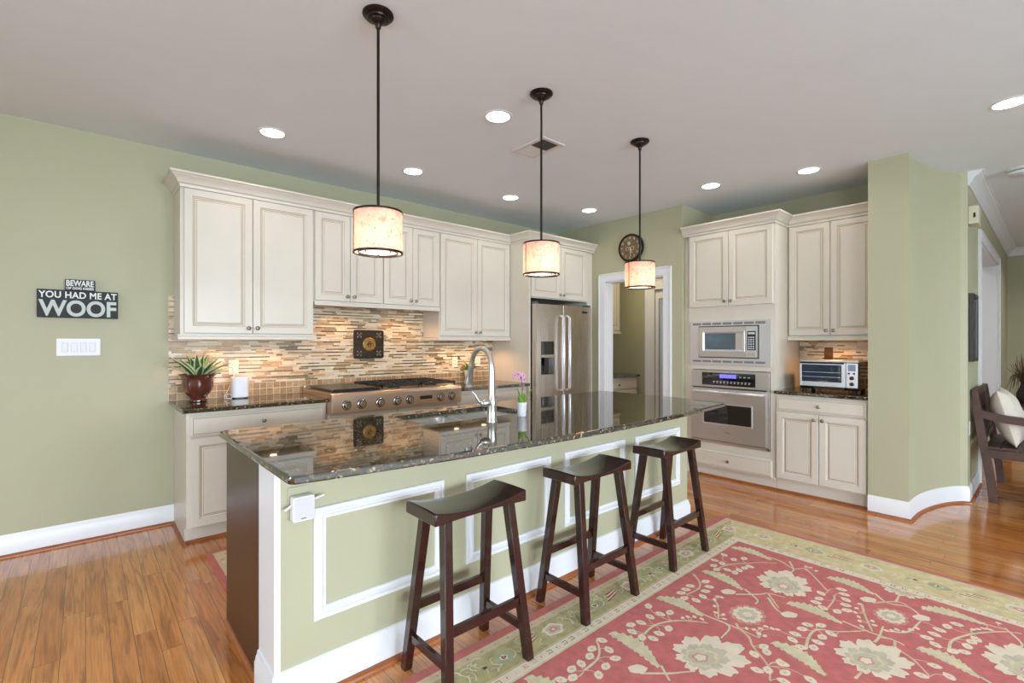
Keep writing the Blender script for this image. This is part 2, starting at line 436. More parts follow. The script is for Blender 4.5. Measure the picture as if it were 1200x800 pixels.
# door casing round the doorway (trim) with jamb lining
CASEW = .095
def casing(name, T, a, b, top, w=CASEW, depth=None):
    m = MB()
    for (x0, x1) in ((a - w, a), (b, b + w)):
        m.box(x0, x1, 0, top, 0, .018, 0, T); m.box(x0 + (0 if x0 < a else w - .018), x0 + (.018 if x0 < a else w), 0, top + (w if True else 0), .018, .026, 0, T)
    m.box(a - w, b + w, top, top + w, 0, .018, 0, T); m.box(a - w, b + w, top + w - .018, top + w, .018, .026, 0, T)
    if depth:
        m.box(a - .001, a + .016, 0, top, -depth, 0, 0, T); m.box(b - .016, b + .001, 0, top, -depth, 0, 0, T); m.box(a, b, top - .016, top + .001, -depth, 0, 0, T)
    return struct(m, name, WHITE, bevel=.003)
casing('trim_2', FR(XD), .818, 1.589, 2.07, depth=.12)
casing('trim_3', FR(5.25), .80, 1.50, 2.06, w=.14)
casing('trim_4', FB(-3.893), 5.95, 8.2, 2.34, w=.09, depth=.19)

# white glazed door seen through the doorway
d = MB(); T = FR(5.262)
d.box(.80, .85, .01, 2.05, -.04, 0, 0, T); d.box(1.44, 1.50, .01, 2.05, -.04, 0, 0, T); d.box(.85, 1.44, 1.94, 2.05, -.04, 0, 0, T); d.box(.85, 1.44, .01, .30, -.04, 0, 0, T)
door = struct(d, 'door_1', WHITE, bevel=.003)
MB().box(.85, 1.44, .30, 1.94, -.024, -.018, 0, T).build('door_glass', GLASS, parent=door)
fr = MB()
for a, b, c, e in ((.85, .86, .3, 1.94), (1.43, 1.44, .3, 1.94), (.85, 1.44, 1.93, 1.94), (.85, 1.44, .3, .31)): fr.box(a, b, c, e, -.017, .003, 0, T)
fr.build('glazing_bead', mat('grey_glazing_bead', rgb(150, 152, 156), .4), parent=door)

# windows behind and left of the camera
def window(i, T, a, b):
    m = MB(); z0, z1 = .45, 2.45
    for q in ((a, a + .06, z0, z1), (b - .06, b, z0, z1), (a, b, z0, z0 + .06), (a, b, z1 - .06, z1), (a, b, 1.42, 1.48)): m.box(q[0], q[1], q[2], q[3], -.10, -.04, 0, T)
    for q in ((a - .09, a, z0 - .09, z1 + .09), (b, b + .09, z0 - .09, z1 + .09), (a, b, z1, z1 + .09), (a, b, z0 - .09, z0)): m.box(q[0], q[1], q[2], q[3], 0, .02, 0, T)
    w = struct(m, 'window_%d' % i, WHITE)
    MB().box(a + .06, b - .06, z0 + .06, z1 - .06, -.075, -.070, 0, T).build('pane', GLASS, parent=w)
i = 1
for a, b in FRONT_WIN: window(i, lambda u, v, w: (u, -11.0 + w, v), a, b); i += 1
for a, b in LEFT_WIN: window(i, lambda u, v, w: (-3.4 + w, u, v), a, b); i += 1

# ================================================================== CABINETS
DOORP = [(0, 0), (0, .016), (.004, .020), (.050, .020), (.0525, .0175), (.0545, .0175), (.060, .0150), (.0635, .0120), (.0660, .0115), (.074, .0135), (.0765, .0135), (.079, .0155)]
DOORM = [0, 0, 0, 0, 1, 0, 0, 1, 0, 1, 0, 0]
DRAWP = [(0, 0), (0, .013), (.006, .016), (.014, .020), (.016, .0185), (.0185, .0185), (.021, .020)]
DRAWM = [0, 0, 0, 0, 1, 0, 0]
KNOBP = [(.007, 0), (.0065, .004), (.005, .010), (.006, .014), (.013, .017), (.0155, .021), (.0145, .025), (.009, .0285), (.0001, .0295)]
def knob(u, v, w, T, parent):
    return MB().lathe(KNOBP, (0, 0, 0), 14, 0, lambda a, b, c: T(u + a, v + b, w + c)).build('knob', NICKEL, parent=parent, smooth=40)
def cab_door(u0, u1, v0, v1, w, T, parent, kn=None):
    Tw = lambda a, b, c: T(a, b, c + w)
    o = MB().rings(u0, u1, v0, v1, DOORP, Tw, DOORM).build('door', [CREAM, GLAZE], parent=parent)
    if kn: knob(kn[0], kn[1], w + .019, T, o)
    return o
def cab_drawer(u0, u1, v0, v1, w, T, parent, kn=True):
    Tw = lambda a, b, c: T(a, b, c + w)
    o = MB().rings(u0, u1, v0, v1, DRAWP, Tw, DRAWM).build('drawer', [CREAM, GLAZE], parent=parent)
    if kn: knob((u0 + u1) / 2, (v0 + v1) / 2, w + .019, T, o)
    return o
RAILP_H = .034
def light_rail(T, u0, u1, vtop, w, parent, left=None, right=None):
    """moulding under a wall cabinet: front plus optional returns (depth)"""
    m = MB(); l = u0 - (.018 if left else 0); r = u1 + (.018 if right else 0)
    m.box(l, r, vtop - RAILP_H, vtop - .010, w - .012, w + .024, 0, T); m.box(l, r, vtop - .010, vtop + .004, w - .012, w + .014, 0, T)
    if left: m.box(u0 - .018, u0 + .012, vtop - RAILP_H, vtop - .004, w - left, w - .012, 0, T)
    if right: m.box(u1 - .012, u1 + .018, vtop - RAILP_H, vtop - .004, w - right, w - .012, 0, T)
    return m.build('light_rail', CREAM, parent=parent, bevel=.004)
def under_light(T, u0, u1, v, w, parent, rot, power):
    m = MB().box(u0, u1, v - .014, v, w - .03, w + .03, 0, T)
    o = m.build('light_bar', WHITE, parent=parent)
    n = max(1, int((u1 - u0) / .26)); st = (u1 - u0) / n
    for k in range(n):
        c = T(u0 + st * (k + .5), v - .0165, w)
        MB().lathe([(.026, -.002), (.026, .002)], c, 12).build('puck_lens', LAMP_WARM, parent=o)
        d = bpy.data.lights.new('under_cabinet_lamp', 'SPOT'); d.energy = power; d.color = (1, .56, .26); d.spot_size = math.radians(150); d.spot_blend = .6; d.shadow_soft_size = .025
        q = bpy.data.objects.new('under_cabinet_lamp', d); COL.objects.link(q); q.location = (c[0], c[1], c[2] - .006)

TB = FB(-.31)
def wall_cabinet(name, label, u0, u1, v0, v1, T, depth, ndoor=2, fr=(.008, .008), rail=True, left=None, right=None, lights=True, loc=None, rv=0.012):
    t = thing(name, label, 'cabinet', loc)
    MB().box(u0, u1, v0, v1, -depth, 0, 0, T).build('body', CREAM, parent=t)
    mid = (u0 + u1) / 2
    cab_door(u0 + fr[0], mid - .0018, v0 + rv, v1 - .006, .001, T, t, (mid - .030, v0 + rv + .042))
    cab_door(mid + .0018, u1 - fr[1], v0 + rv, v1 - .006, .001, T, t, (mid + .030, v0 + rv + .042))
    if rail: light_rail(T, u0, u1, v0, .006, t, left, right)
    if lights: under_light(T, u0 + .10, u1 - .10, v0 - .001, -.10 if depth < .4 else -.12, t, None, UNDER_W)
    return t
wall_cabinet('wall_cabinet', 'tall cream two-door wall cabinet at the left end, above the potted plant', 0, .914, 1.402, 2.443, TB, .308, fr=(.020, .008), left=.31, right=.31, loc=(.457, -.155, 1.37))
wall_cabinet('wall_cabinet', 'short cream two-door wall cabinet above the left half of the range top', .915, 1.529, 1.690, 2.443, TB, .308, loc=(1.22, -.155, 1.66), rv=.010)
wall_cabinet('wall_cabinet', 'short cream two-door wall cabinet above the right half of the range top', 1.530, 2.139, 1.690, 2.443, TB, .308, loc=(1.83, -.155, 1.66), rv=.010)
wall_cabinet('wall_cabinet', 'tall cream two-door wall cabinet between the range cabinets and the refrigerator panel', 2.140, 3.068, 1.402, 2.443, TB, .308, fr=(.008, .008), left=.31, loc=(2.60, -.155, 1.37))
fcab = wall_cabinet('wall_cabinet', 'cream two-door cabinet above the steel refrigerator, with a tall side panel', 3.094, 4.06, 1.835, 2.443, FB(-.612), .605, fr=(.012, .030), rail=False, lights=False, loc=(3.57, -.3, 1.835), rv=.01)
MB().box(3.07, 3.092, -.632, -.003, .0, 2.443).build('side_panel', CREAM, parent=fcab, bevel=.002)
MB().box(4.062, 4.156, -.612, -.003, 0, 2.443).build('filler_strip', CREAM, parent=fcab, bevel=.002)

CABCROWN = [(.0005, -.008), (.004, -.008), (.008, .010), (.022, .020), (.028, .036), (.046, .056), (.056, .064), (.060, .070), (.070, .074), (.070, .088), (.0005, .088)]
def crown(name, label, path, z, loc):
    t = MB().sweep(CABCROWN, path, z).build(name, CREAM, smooth=25)
    return tag(t, label, 'crown molding')
crown('cabinet_crown', 'cream crown molding along the top of the long cabinet row and over the refrigerator', [(0, -.001), (0, -.332), (3.07, -.332), (3.07, -.634), (4.156, -.634)], 2.446, None)

# base cabinets on the back wall
def base_cabinet(name, label, u0, u1, T, depth, loc, left_end=False, toe=.075, doors=True, dtop=.860, dbot=.722, vb=.122, right_end=False):
    t = thing(name, label, 'cabinet', loc)
    MB().box(u0, u1, .114, .884, -depth, 0, 0, T).box(u0 + (.0), u1, 0.0, .114, -depth, -toe, 0, T).build('body', CREAM, parent=t)
    if left_end:
        p = [(-depth, 0), (-toe + .0, 0), (-toe, .114), (0, .114), (0, .884), (-depth, .884)]
        MB().prism(p, 0, .006, 0, lambda a, b, c: T(u0 - .006 + c, b, a)).build('end_panel', CREAM, parent=t)
    mid = (u0 + u1) / 2
    cab_drawer(u0 + .014, u1 - .012, dbot, dtop, .001, T, t)
    cab_door(u0 + .014, mid - .002, vb, dbot - .010, .001, T, t, (mid - .032, dbot - .052))
    cab_door(mid + .002, u1 - .012, vb, dbot - .010, .001, T, t, (mid + .032, dbot - .052))
    MB().box(u0, u1, 0, .018, -toe, -toe + .012, 0, T).build('toe_molding', SHOEWOOD, parent=t)
    return t
TBB = FB(-.590)
b = base_cabinet('base_cabinet', 'cream base cabinet at the left end, under the potted plant and speaker', .004, .913, TBB, .587, (.457, -.3, 0), left_end=True)
MB().box(-.016, -.002, -.575, -.018, 0, .018).build('end_shoe', SHOEWOOD, parent=b)
base_cabinet('base_cabinet', 'cream base cabinet between the range top and the refrigerator panel', 2.138, 3.068, TBB, .587, (2.6, -.3, 0))
t = thing('range_cabinet', 'cream double-door base cabinet carrying the steel range top', 'cabinet', (1.525, -.3, 0))
MB().box(.916, 2.135, .114, .785, -.587, 0, 0, TBB).box(.916, 2.135, 0, .114, -.587, -.075, 0, TBB).build('body', CREAM, parent=t)
for a, b_ in ((.925, 1.522), (1.528, 2.126)): cab_door(a, b_, .122, .775, .001, TBB, t, (1.525 + (-.035 if a < 1 else .035), .73))

# tall oven cabinet on the right wall, and its neighbours
TO = FR(4.20)
t = thing('oven_cabinet', 'tall cream cabinet housing the microwave and the wall oven', 'cabinet', (4.5, -2.27, 0))
m = MB()
m.box(1.850, 2.690, 1.69, 2.443, -.625, 0, 0, TO); m.box(1.850, 1.890, .10, 1.69, -.625, 0, 0, TO); m.box(2.650, 2.690, .10, 1.69, -.625, 0, 0, TO)
m.box(1.89, 2.65, 1.56, 1.69, -.625, 0, 0, TO); m.box(1.89, 2.65, 1.078, 1.122, -.625, 0, 0, TO); m.box(1.89, 2.65, .10, .345, -.625, 0, 0, TO); m.box(1.89, 2.65, .345, 1.56, -.625, -.60, 0, TO)
m.box(1.850, 2.690, 0, .10, -.625, -.035, 0, TO)
m.build('body', CREAM, parent=t)
mid = 2.270
cab_door(1.866, mid - .002, 1.705, 2.436, .001, TO, t, (mid - .032, 1.752)); cab_door(mid + .002, 2.676, 1.705, 2.436, .001, TO, t, (mid + .032, 1.752))
cab_drawer(1.870, 2.672, .112, .272, .001, TO, t)
MB().box(1.85, 2.69, 0, .018, -.035, -.018, 0, TO).build('toe_molding', SHOEWOOD, parent=t)
MB().box(1.802, 1.849, .0, 2.443, -.06, -.02, 0, TO).build('scribe_filler', CREAM, parent=t)
base_cabinet('base_cabinet', 'cream base cabinet under the toaster oven on the right wall', 2.692, 3.390, TO, .625, (4.5, -3.04, 0), toe=.035, dtop=.862, dbot=.735, vb=.128)
wall_cabinet('wall_cabinet', 'tall cream two-door wall cabinet above the toaster oven on the right wall', 2.692, 3.390, 1.402, 2.443, FR(4.52), .305, fr=(.010, .012), loc=(4.67, -3.04, 1.37), right=None)
crown('cabinet_crown', 'cream crown molding stepping back from the oven cabinet to the wall cabinet beside the pillar', [(4.178, -1.806), (4.178, -2.692), (4.498, -2.692), (4.498, -3.391)], 2.446, None)

# butler's pantry seen through the doorway
wall_cabinet('pantry_cabinet', 'cream wall cabinet glimpsed through the doorway', 4.32, 5.095, 1.50, 2.45, FB(-.33), .328, right=.32, loc=(4.7, -.16, 1.47), lights=False)
base_cabinet('pantry_cabinet', 'cream base cabinet with a dark top glimpsed through the doorway', 4.29, 5.17, FB(-.565), .56, (4.7, -.3, 0))
tag(MB().box(4.285, 5.20, -.60, -.003, .886, .914).build('pantry_countertop', GRANITE, bevel=.004), 'dark stone countertop glimpsed through the doorway', 'countertop')

# ================================================================== COUNTERTOPS AND BACKSPLASH
def offset_poly(P, d):
    n = len(P); out = []
    for i in range(n):
        a, b, c = Vector(P[i - 1]), Vector(P[i]), Vector(P[(i + 1) % n])
        e1 = (b - a).normalized(); e2 = (c - b).normalized(); n1 = Vector((-e1.y, e1.x)); n2 = Vector((-e2.y, e2.x)); m_ = (n1 + n2).normalized()
        k = 1 / max(.3, m_.dot(n2)); out.append(tuple(b + m_ * d * k))
    return out
def slab(P, z0, z1, hole=None, r=.006, T=IDENT):
    """worktop from a counter-clockwise outline, eased edges, optional hole"""
    m = MB(); n = len(P); loops = []
    for ins, z in ((r, z0), (r * .3, z0 + r * .3), (0, z0 + r), (0, z1 - r), (r * .3, z1 - r * .3), (r, z1)):
        loops.append([(x, y, z) for x, y in offset_poly(P, ins)])
    vs = [p for L in loops for p in L]; fs = []
    for k in range(len(loops) - 1):
        for i in range(n): fs.append((k * n + i, k * n + (i + 1) % n, (k + 1) * n + (i + 1) % n, (k + 1) * n + i))
    hb = len(vs)
    if hole:
        h = len(hole); vs += [(x, y, z1) for x, y in hole] + [(x, y, z0) for x, y in hole]
        for i in range(h): fs.append((hb + i, hb + (i + 1) % h, hb + h + (i + 1) % h, hb + h + i))
    for top in (True, False):
        base = (len(loops) - 1) * n if top else 0
        L = [[Vector(p) for p in loops[-1 if top else 0]]]; idx = [base + i for i in range(n)]
        if hole:
            L.append([Vector((x, y, z1 if top else z0)) for x, y in hole]); idx += [hb + (0 if top else len(hole)) + i for i in range(len(hole))]
        for tri in tessellate_polygon(L): fs.append(tuple(idx[i] for i in tri))
    return m.add(vs, fs, 0, T)
def rect(x0, x1, y0, y1): return [(x0, y0), (x1, y0), (x1, y1), (x0, y1)]
def rrect(x0, x1, y0, y1, r, n=5):
    out = []
    for cx, cy, a0 in ((x1 - r, y0 + r, -PI / 2), (x1 - r, y1 - r, 0), (x0 + r, y1 - r, PI / 2), (x0 + r, y0 + r, PI)):
        for k in range(n + 1):
            a = a0 + PI / 2 * k / n; out.append((cx + r * math.cos(a), cy + r * math.sin(a)))
    return out
tag(slab(rect(-.033, .913, -.648, -.003), .884, .914).build('countertop', GRANITE, smooth=15), 'dark granite countertop under the potted plant, left of the range top', 'countertop')
tag(slab(rect(2.137, 3.068, -.648, -.003), .884, .914).build('countertop', GRANITE, smooth=15), 'dark granite countertop between the range top and the refrigerator panel', 'countertop')
tag(slab(rect(4.158, 4.828, -3.390, -2.693), .884, .914).build('countertop', GRANITE, smooth=15), 'dark granite countertop under the toaster oven', 'countertop')

TILE = [mat('cream_stone_tile', rgb(202, 180, 148), .45, var=.08, nscale=40), mat('ivory_glass_tile', rgb(212, 198, 172), .30, var=.04, nscale=40),
        mat('tan_stone_tile', rgb(178, 146, 106), .45, var=.1, nscale=40), mat('olive_glass_tile', rgb(118, 100, 60), .28, var=.1, nscale=30),
        mat('brown_glass_tile', rgb(82, 56, 32), .28, var=.15, nscale=30), mat('taupe_tile', rgb(146, 124, 92), .32, var=.1, nscale=40),
        mat('tile_grout', rgb(222, 208, 182), .8, var=.03), mat('tumbled_travertine', rgb(146, 118, 80), .5, var=.2, nscale=45), mat('light_travertine', rgb(166, 140, 102), .5, var=.18, nscale=45)]
def mosaic(name, T, u0, u1, v0, v1, seed, label, square_rows=2):
    rnd = random.Random(seed); m = MB(); m.box(u0, u1, v0, v1, .001, .006, 6, T)
    v = v0 + .001
    for r in range(square_rows):
        s_ = .0515; n = int((u1 - u0) / s_ + .5); st = (u1 - u0) / n
        for k in range(n): m.box(u0 + st * k + .0024, u0 + st * (k + 1) - .0024, v + .0024, v + s_ - .0024, .006, .0095, rnd.choice((7, 7, 8)), T)
        v += s_
    row = 0
    while v < v1 - .006:
        dark = row % 2 == 1
        hgt = rnd.choice((.0105, .012)) if dark else rnd.choice((.016, .019, .022)); hgt = min(hgt, v1 - v)
        u = u0 - rnd.random() * .12
        while u < u1:
            if dark:
                mi = rnd.choices((3, 4, 5, 0, 1, 2), (6, 5, 2, 4, 2, 2))[0]; L = rnd.choice((.04, .06, .085, .12)) if mi in (3, 4, 5) else rnd.uniform(.04, .13)
            else:
                mi = rnd.choices((0, 1, 2, 5, 3), (6, 5, 2.6, .8, .5))[0]; L = rnd.choice((.05, .08, .11, .15))
            a, b = max(u, u0), min(u + L, u1)
            if b - a > .004: m.box(a + .0009, b - .0009, v + .0009, v + hgt - .0009, .006, .009 + rnd.random() * .0012, mi, T)
            u += L
        v += hgt; row += 1
    o = m.build(name, TILE); o['kind'] = 'structure'; o['label'] = label
    return o
mosaic('trim_5', FB(0), -.035, 3.069, .9145, 1.70, 3, 'linear mosaic backsplash with two rows of square stone tile')
mosaic('trim_6', FR(4.83), 2.692, 3.392, .9145, 1.42, 5, 'linear mosaic backsplash behind the toaster oven')

# ================================================================== ISLAND
IX0, IX1, IYF, IYB = .012, 2.966, -2.502, -1.72
t = thing('kitchen_island', 'long sage green kitchen island with white panel molding and a dark wood end', 'kitchen island', (1.49, -2.1, 0))
isl = t
m = MB(); m.box(IX0 + .02, IX1, IYF, -2.30, 0, .884); m.box(IX0 + .02, IX1, -2.30, IYB, 0, .66); m.box(IX0 + .02, .80, -2.30, IYB, .66, .884); m.box(1.64, IX1, -2.30, IYB, .66, .884)
m.box(.80, 1.64, -1.78, IYB, .66, .884); m.box(.80, 1.64, -2.30, -2.24, .66, .884)
m.build('body', GREEN, parent=t)
MB().box(IX0, IX0 + .019, -2.296, IYB, .0, .884).build('end_panel', WALNUT_PANEL, parent=t, label='dark walnut brown end panel')
MB().box(IX0 - .001, IX0 + .021, IYF - .002, -2.297, .0, .884).build('corner_board', WHITE, parent=t, bevel=.002, label='white corner board')
bp = [(0, 0), (.018, 0), (.018, .098), (.014, .106), (.013, .116), (.009, .124), (.007, .138), (0, .142)]
path = [(IX0, -2.300), (IX0, IYF), (IX1, IYF), (IX1, IYB)]
MB().sweep(bp, path, 0).build('base_molding', WHITE, parent=t, smooth=30)
MB().sweep([(.018, 0), (.040, 0), (.039, .008), (.034, .015), (.026, .019), (.018, .020)], [(IX0 + .03, IYF), (IX1, IYF), (IX1, IYB)], 0).build('shoe_molding', SHOEWOOD, parent=t, smooth=30)
MB().sweep([(0, 0), (.014, 0), (.012, .010), (.006, .015), (0, .016)], [(IX0, IYB), (IX0, -2.30)], 0).build('end_shoe', SHOEWOOD, parent=t)
TI = FB(IYF)
PM = [(0, 0), (0, .010), (.004, .014), (.010, .014), (.013, .010), (.020, .016), (.028, .019), (.032, .015), (.036, .010), (.044, .010), (.048, .005), (.048, 0)]
for a, b_ in ((.150, .738), (.864, 1.448), (1.561, 2.147), (2.263, 2.840)):
    MB().rings(a, b_, .285, .715, PM, TI, inner_open=True).build('panel_molding', WHITE, parent=t, smooth=25)

# island top: bowed on the seating side
out = []
def arc(cx, cy, r, a0, a1, n=6): return [(cx + r * math.cos(a0 + (a1 - a0) * k / n), cy + r * math.sin(a0 + (a1 - a0) * k / n)) for k in range(n + 1)]
def yfront(x): q = (x + .012) / 3.012; return -2.752 - .042 * q - .42 * .25 * 4 * q * (1 - q) * .98
TX1 = 3.00
out += arc(.018, yfront(.018) + .03, .03, PI, 1.5 * PI)
out += [(x, yfront(x)) for x in [.12 + k * .155 for k in range(18)]]
out += arc(TX1 - .04, yfront(TX1 - .04) + .04, .04, 1.55 * PI, 2 * PI)
out += arc(TX1 - .03, -1.66 - .03, .03, 0, PI / 2)
out += arc(.018, -1.66 - .03, .03, PI / 2, PI)
SINK = rrect(.84, 1.60, -2.195, -1.80, .06)
tag(slab(out, .8845, .914, hole=SINK, r=.008).build('island_countertop', GRANITE, smooth=15), 'polished black granite island countertop with a bowed seating edge', 'countertop')

t = thing('sink', 'stainless steel double bowl sink set into the island countertop', 'sink', (1.22, -2.0, .7))
def bowl(x0, x1, y0, y1, zt, depth):
    m = MB(); A = rrect(x0, x1, y0, y1, .06); B = rrect(x0 + .006, x1 - .006, y0 + .006, y1 - .006, .055); C = rrect(x0 + .03, x1 - .03, y0 + .03, y1 - .03, .04); D = rrect(x0 + .05, x1 - .05, y0 + .05, y1 - .05, .03)
    n = len(A); O = rrect(x0 - .012, x1 + .012, y0 - .012, y1 + .012, .065)
    L = [[(x, y, zt - depth - .012) for x, y in C], [(x, y, zt - .002) for x, y in O], [(x, y, zt) for x, y in O], [(x, y, zt) for x, y in A], [(x, y, zt - depth + .03) for x, y in B], [(x, y, zt - depth + .004) for x, y in C], [(x, y, zt - depth) for x, y in D]]
    vs = [p for q in L for p in q]; fs = []
    for k in range(len(L) - 1):
        for i in range(n): fs.append((k * n + i, k * n + (i + 1) % n, (k + 1) * n + (i + 1) % n, (k + 1) * n + i))
    fs.append(tuple(range(n))); fs.append(tuple((len(L) - 1) * n + i for i in range(n)))
    return m.add(vs, fs)
SINKSTEEL = steel('sink_steel', rgb(222, 220, 216), 'x', .3, .75)
bowl(.848, 1.190, -2.187, -1.808, .8775, .20).build('bowl', SINKSTEEL, parent=t, smooth=45)
bowl(1.216, 1.592, -2.187, -1.808, .8775, .20).build('bowl', SINKSTEEL, parent=t, smooth=45)
for x in (1.02, 1.404): MB().lathe([(.045, -.199), (.045, -.196), (.036, -.194), (.0001, -.196)], (x, -2.0, .8775), 20).build('drain', CHROME, parent=t, smooth=40)

FAUC = mat('satin_nickel_faucet', rgb(206, 202, 194), .30, .9, var=.02)
t = thing('faucet', 'satin nickel pull-down faucet arching over the island sink', 'faucet', (1.165, -2.335, .914))
fx, fy, fz = 1.165, -2.335, .9142
MB().lathe([(.030, 0), (.030, .004), (.0265, .010), (.0255, .060), (.027, .085), (.0285, .100), (.0275, .118), (.0225, .130), (.020, .150), (.0175, .240), (.0165, .245)], (fx, fy, fz), 20).build('base', FAUC, parent=t, smooth=45)
pth = [(fx, fy, fz + .235), (fx, fy, fz + .285)]
R_ = .112
for k in range(1, 14):
    a = PI * .955 * k / 13; pth.append((fx + .028 * (1 - math.cos(a)) / 2, fy + R_ - R_ * math.cos(a), fz + .288 + R_ * math.sin(a)))
MB().tube(pth, [.0165] * 2 + [.0145] * 13, 14).build('spout', FAUC, parent=t, smooth=50)
e = Vector(pth[-1]); dn = (Vector(pth[-1]) - Vector(pth[-2])).normalized(); dn = (dn + Vector((0, .10, -.12))).normalized()
MB().tube([tuple(e), tuple(e + dn * .012), tuple(e + dn * .016), tuple(e + dn * .10), tuple(e + dn * .118)], [.0148, .0165, .0155, .024, .0245], 14).build('spray_head', FAUC, parent=t, smooth=50)
m = MB(); hx = fx - .004
m.tube([(fx - .02, fy + .0, fz + .105), (fx - .048, fy + .004, fz + .105), (fx - .062, fy + .006, fz + .107), (fx - .070, fy + .007, fz + .112)], [.020, .0235, .020, .010], 14)
m.tube([(fx - .058, fy + .006, fz + .108), (fx - .084, fy + .008, fz + .116), (fx - .096, fy + .010, fz + .134), (fx - .106, fy + .014, fz + .156), (fx - .122, fy + .018, fz + .170)], [.012, .0085, .007, .0062, .005], 10)
m.build('handle', FAUC, parent=t, smooth=50)

# ================================================================== RANGE TOP
t = thing('cooktop', 'wide stainless steel gas range top with griddle, grates and seven knobs', 'range top', (1.525, -.35, .79))
RT = steel('range_steel', rgb(214, 190, 166), 'x', .28, .9)
m = MB(); prof = [(-.685, .795), (-.700, .800), (-.700, .925), (-.690, .945), (-.670, .952), (-.040, .952), (-.040, .786), (-.600, .786)]
m.prism(prof, .917, 2.134, 0, lambda a, b, c: (c, a, b)); m.build('body', RT, parent=t, bevel=.003)
MB().box(.922, 2.129, -.055, -.035, .953, .975).build('back_trim', RT, parent=t, bevel=.003)
IRON = mat('cast_iron_grate', rgb(26, 26, 27), .5, var=.15, nscale=60)
MB().box(.945, 1.345, -.640, -.070, .953, .972).box(.955, 1.335, -.640, -.630, .972, .9755).box(.955, 1.335, -.59, -.08, .972, .974).build('griddle', mat('griddle_steel', rgb(38, 37, 38), .3, .4, var=.1), parent=t, bevel=.003)
for (gx0, gx1) in ((1.365, 1.735), (1.745, 2.115)):
    m = MB(); z = .985
    for x in (gx0, gx1 - .012): m.box(x, x + .012, -.63, -.08, .972, z + .004)
    for y in (-.63, -.362, -.345, -.092): m.box(gx0, gx1, y, y + .012, .972, z + .004)
    for cy in (-.49, -.22):
        cx = (gx0 + gx1) / 2
        for a in range(8):
            an = a * PI / 4; r0, r1 = .035, (.125 if a % 2 == 0 else .15)
            if a % 4 == 0: r1 = .17
            m.bar((cx + r0 * math.cos(an), cy + r0 * math.sin(an), z), (cx + r1 * math.cos(an), cy + r1 * math.sin(an), z), .010, .014)
    for x in (gx0 + .004, gx1 - .012):
        for y in (-.625, -.35, -.09): m.box(x, x + .009, y, y + .009, .9525, .98)
    m.build('grate', IRON, parent=t)
    for cy in (-.49, -.22):
        MB().lathe([(.055, 0), (.055, .006), (.042, .010), (.040, .018), (.0001, .020)], ((gx0 + gx1) / 2, cy, .9525), 20).build('burner', BLACK, parent=t, smooth=40)
TRG = FB(-.700)
for x in (1.035, 1.157, 1.315, 1.470, 1.591, 1.903, 2.024):
    Tk = lambda a, b, c, x=x: TRG(x + a, .857 + b, c)
    kb = MB().lathe([(.034, 0), (.034, .005), (.031, .008), (.029, .008), (.027, .004), (.0001, .004)], (0, 0, 0), 24, 0, Tk)
    kb = kb.build('knob', CHROME, parent=t, smooth=40)
    MB().lathe([(.039, .0002), (.039, .003), (.034, .0032)], (0, 0, 0), 24, 0, Tk).build('painted_shade_ring', BLACK, parent=kb, smooth=40)  # black ring paints the shadow around the knob into its colour
    MB().lathe([(.0275, .0041), (.0275, .006), (.0225, .0062), (.0225, .0041)], (0, 0, 0), 24, 0, Tk, cap=False).build('dial_shadow_ring', BLACK, parent=kb)
    MB().lathe([(.0215, .004), (.0225, .010), (.0215, .026), (.019, .031), (.0001, .032)], (0, 0, 0), 20, 0, Tk).box(-.0055, .0055, -.023, .023, .030, .040, 0, Tk).build('knob_grip', CHROME, parent=kb, smooth=40)
MB().rings(1.690, 1.812, .852, .882, [(0, 0), (0, .004), (.003, .005)], TRG).build('badge', mat('dark_badge', rgb(60, 44, 34), .3, .5), parent=t)

# bronze square plaque on the tile
t = thing('wall_plaque', 'square dark bronze plaque with a round golden center hanging on the mosaic tile', 'plaque', (1.536, -.012, 1.195))
TP = lambda u, v, w: (1.536 + u, -.0112 - w, 1.331 + v)
PLQ = mat('aged_bronze_relief', rgb(52, 40, 28), .45, .55, var=.5, nscale=60, bump=.6, bscale=120)
MB().prism(rrect(-.152, .152, -.136, .136, .02), 0, .014, 0, TP).build('plate', PLQ, parent=t, bevel=.004)
MB().lathe([(.064, .014), (.064, .022), (.057, .0245), (.0525, .020), (.0001, .021)], (0, 0, 0), 32, 0, TP).build('medallion', mat('antique_gold', rgb(150, 118, 62), .38, .7, var=.25, nscale=50, bump=.5, bscale=90), parent=t, smooth=30)
m = MB()
for sx in (-1, 1):
    for sy in (-1, 1):
        cx, cy = .098 * sx, .086 * sy
        for a in range(4):
            an = a * PI / 2 + PI / 4
            m.lathe([(.010, .0139), (.008, .020), (.0001, .0215)], (cx + .022 * math.cos(an), cy + .022 * math.sin(an), 0), 10, 0, TP)
        m.lathe([(.009, .0139), (.006, .024), (.0001, .025)], (cx, cy, 0), 10, 0, TP)
m.build('corner_rosettes', mat('worn_pewter', rgb(128, 118, 104), .35, .8, var=.2), parent=t, smooth=40)
m = MB()
for a in (0, .5, 1, 1.5): 
    an = a * PI; m.bar((.070 * math.cos(an), .070 * math.sin(an), .0155), (.135 * math.cos(an), .122 * math.sin(an), .0155), .02, .006, T=TP)
m.bar((-.012, -.028, .022), (-.006, .03, .022), .006, .006, T=TP).bar((.012, -.028, .022), (.006, .03, .022), .006, .006, T=TP).bar((-.026, .0, .022), (.026, .006, .022), .007, .005, T=TP)
m.build('raised_ornament', PLQ, parent=t)

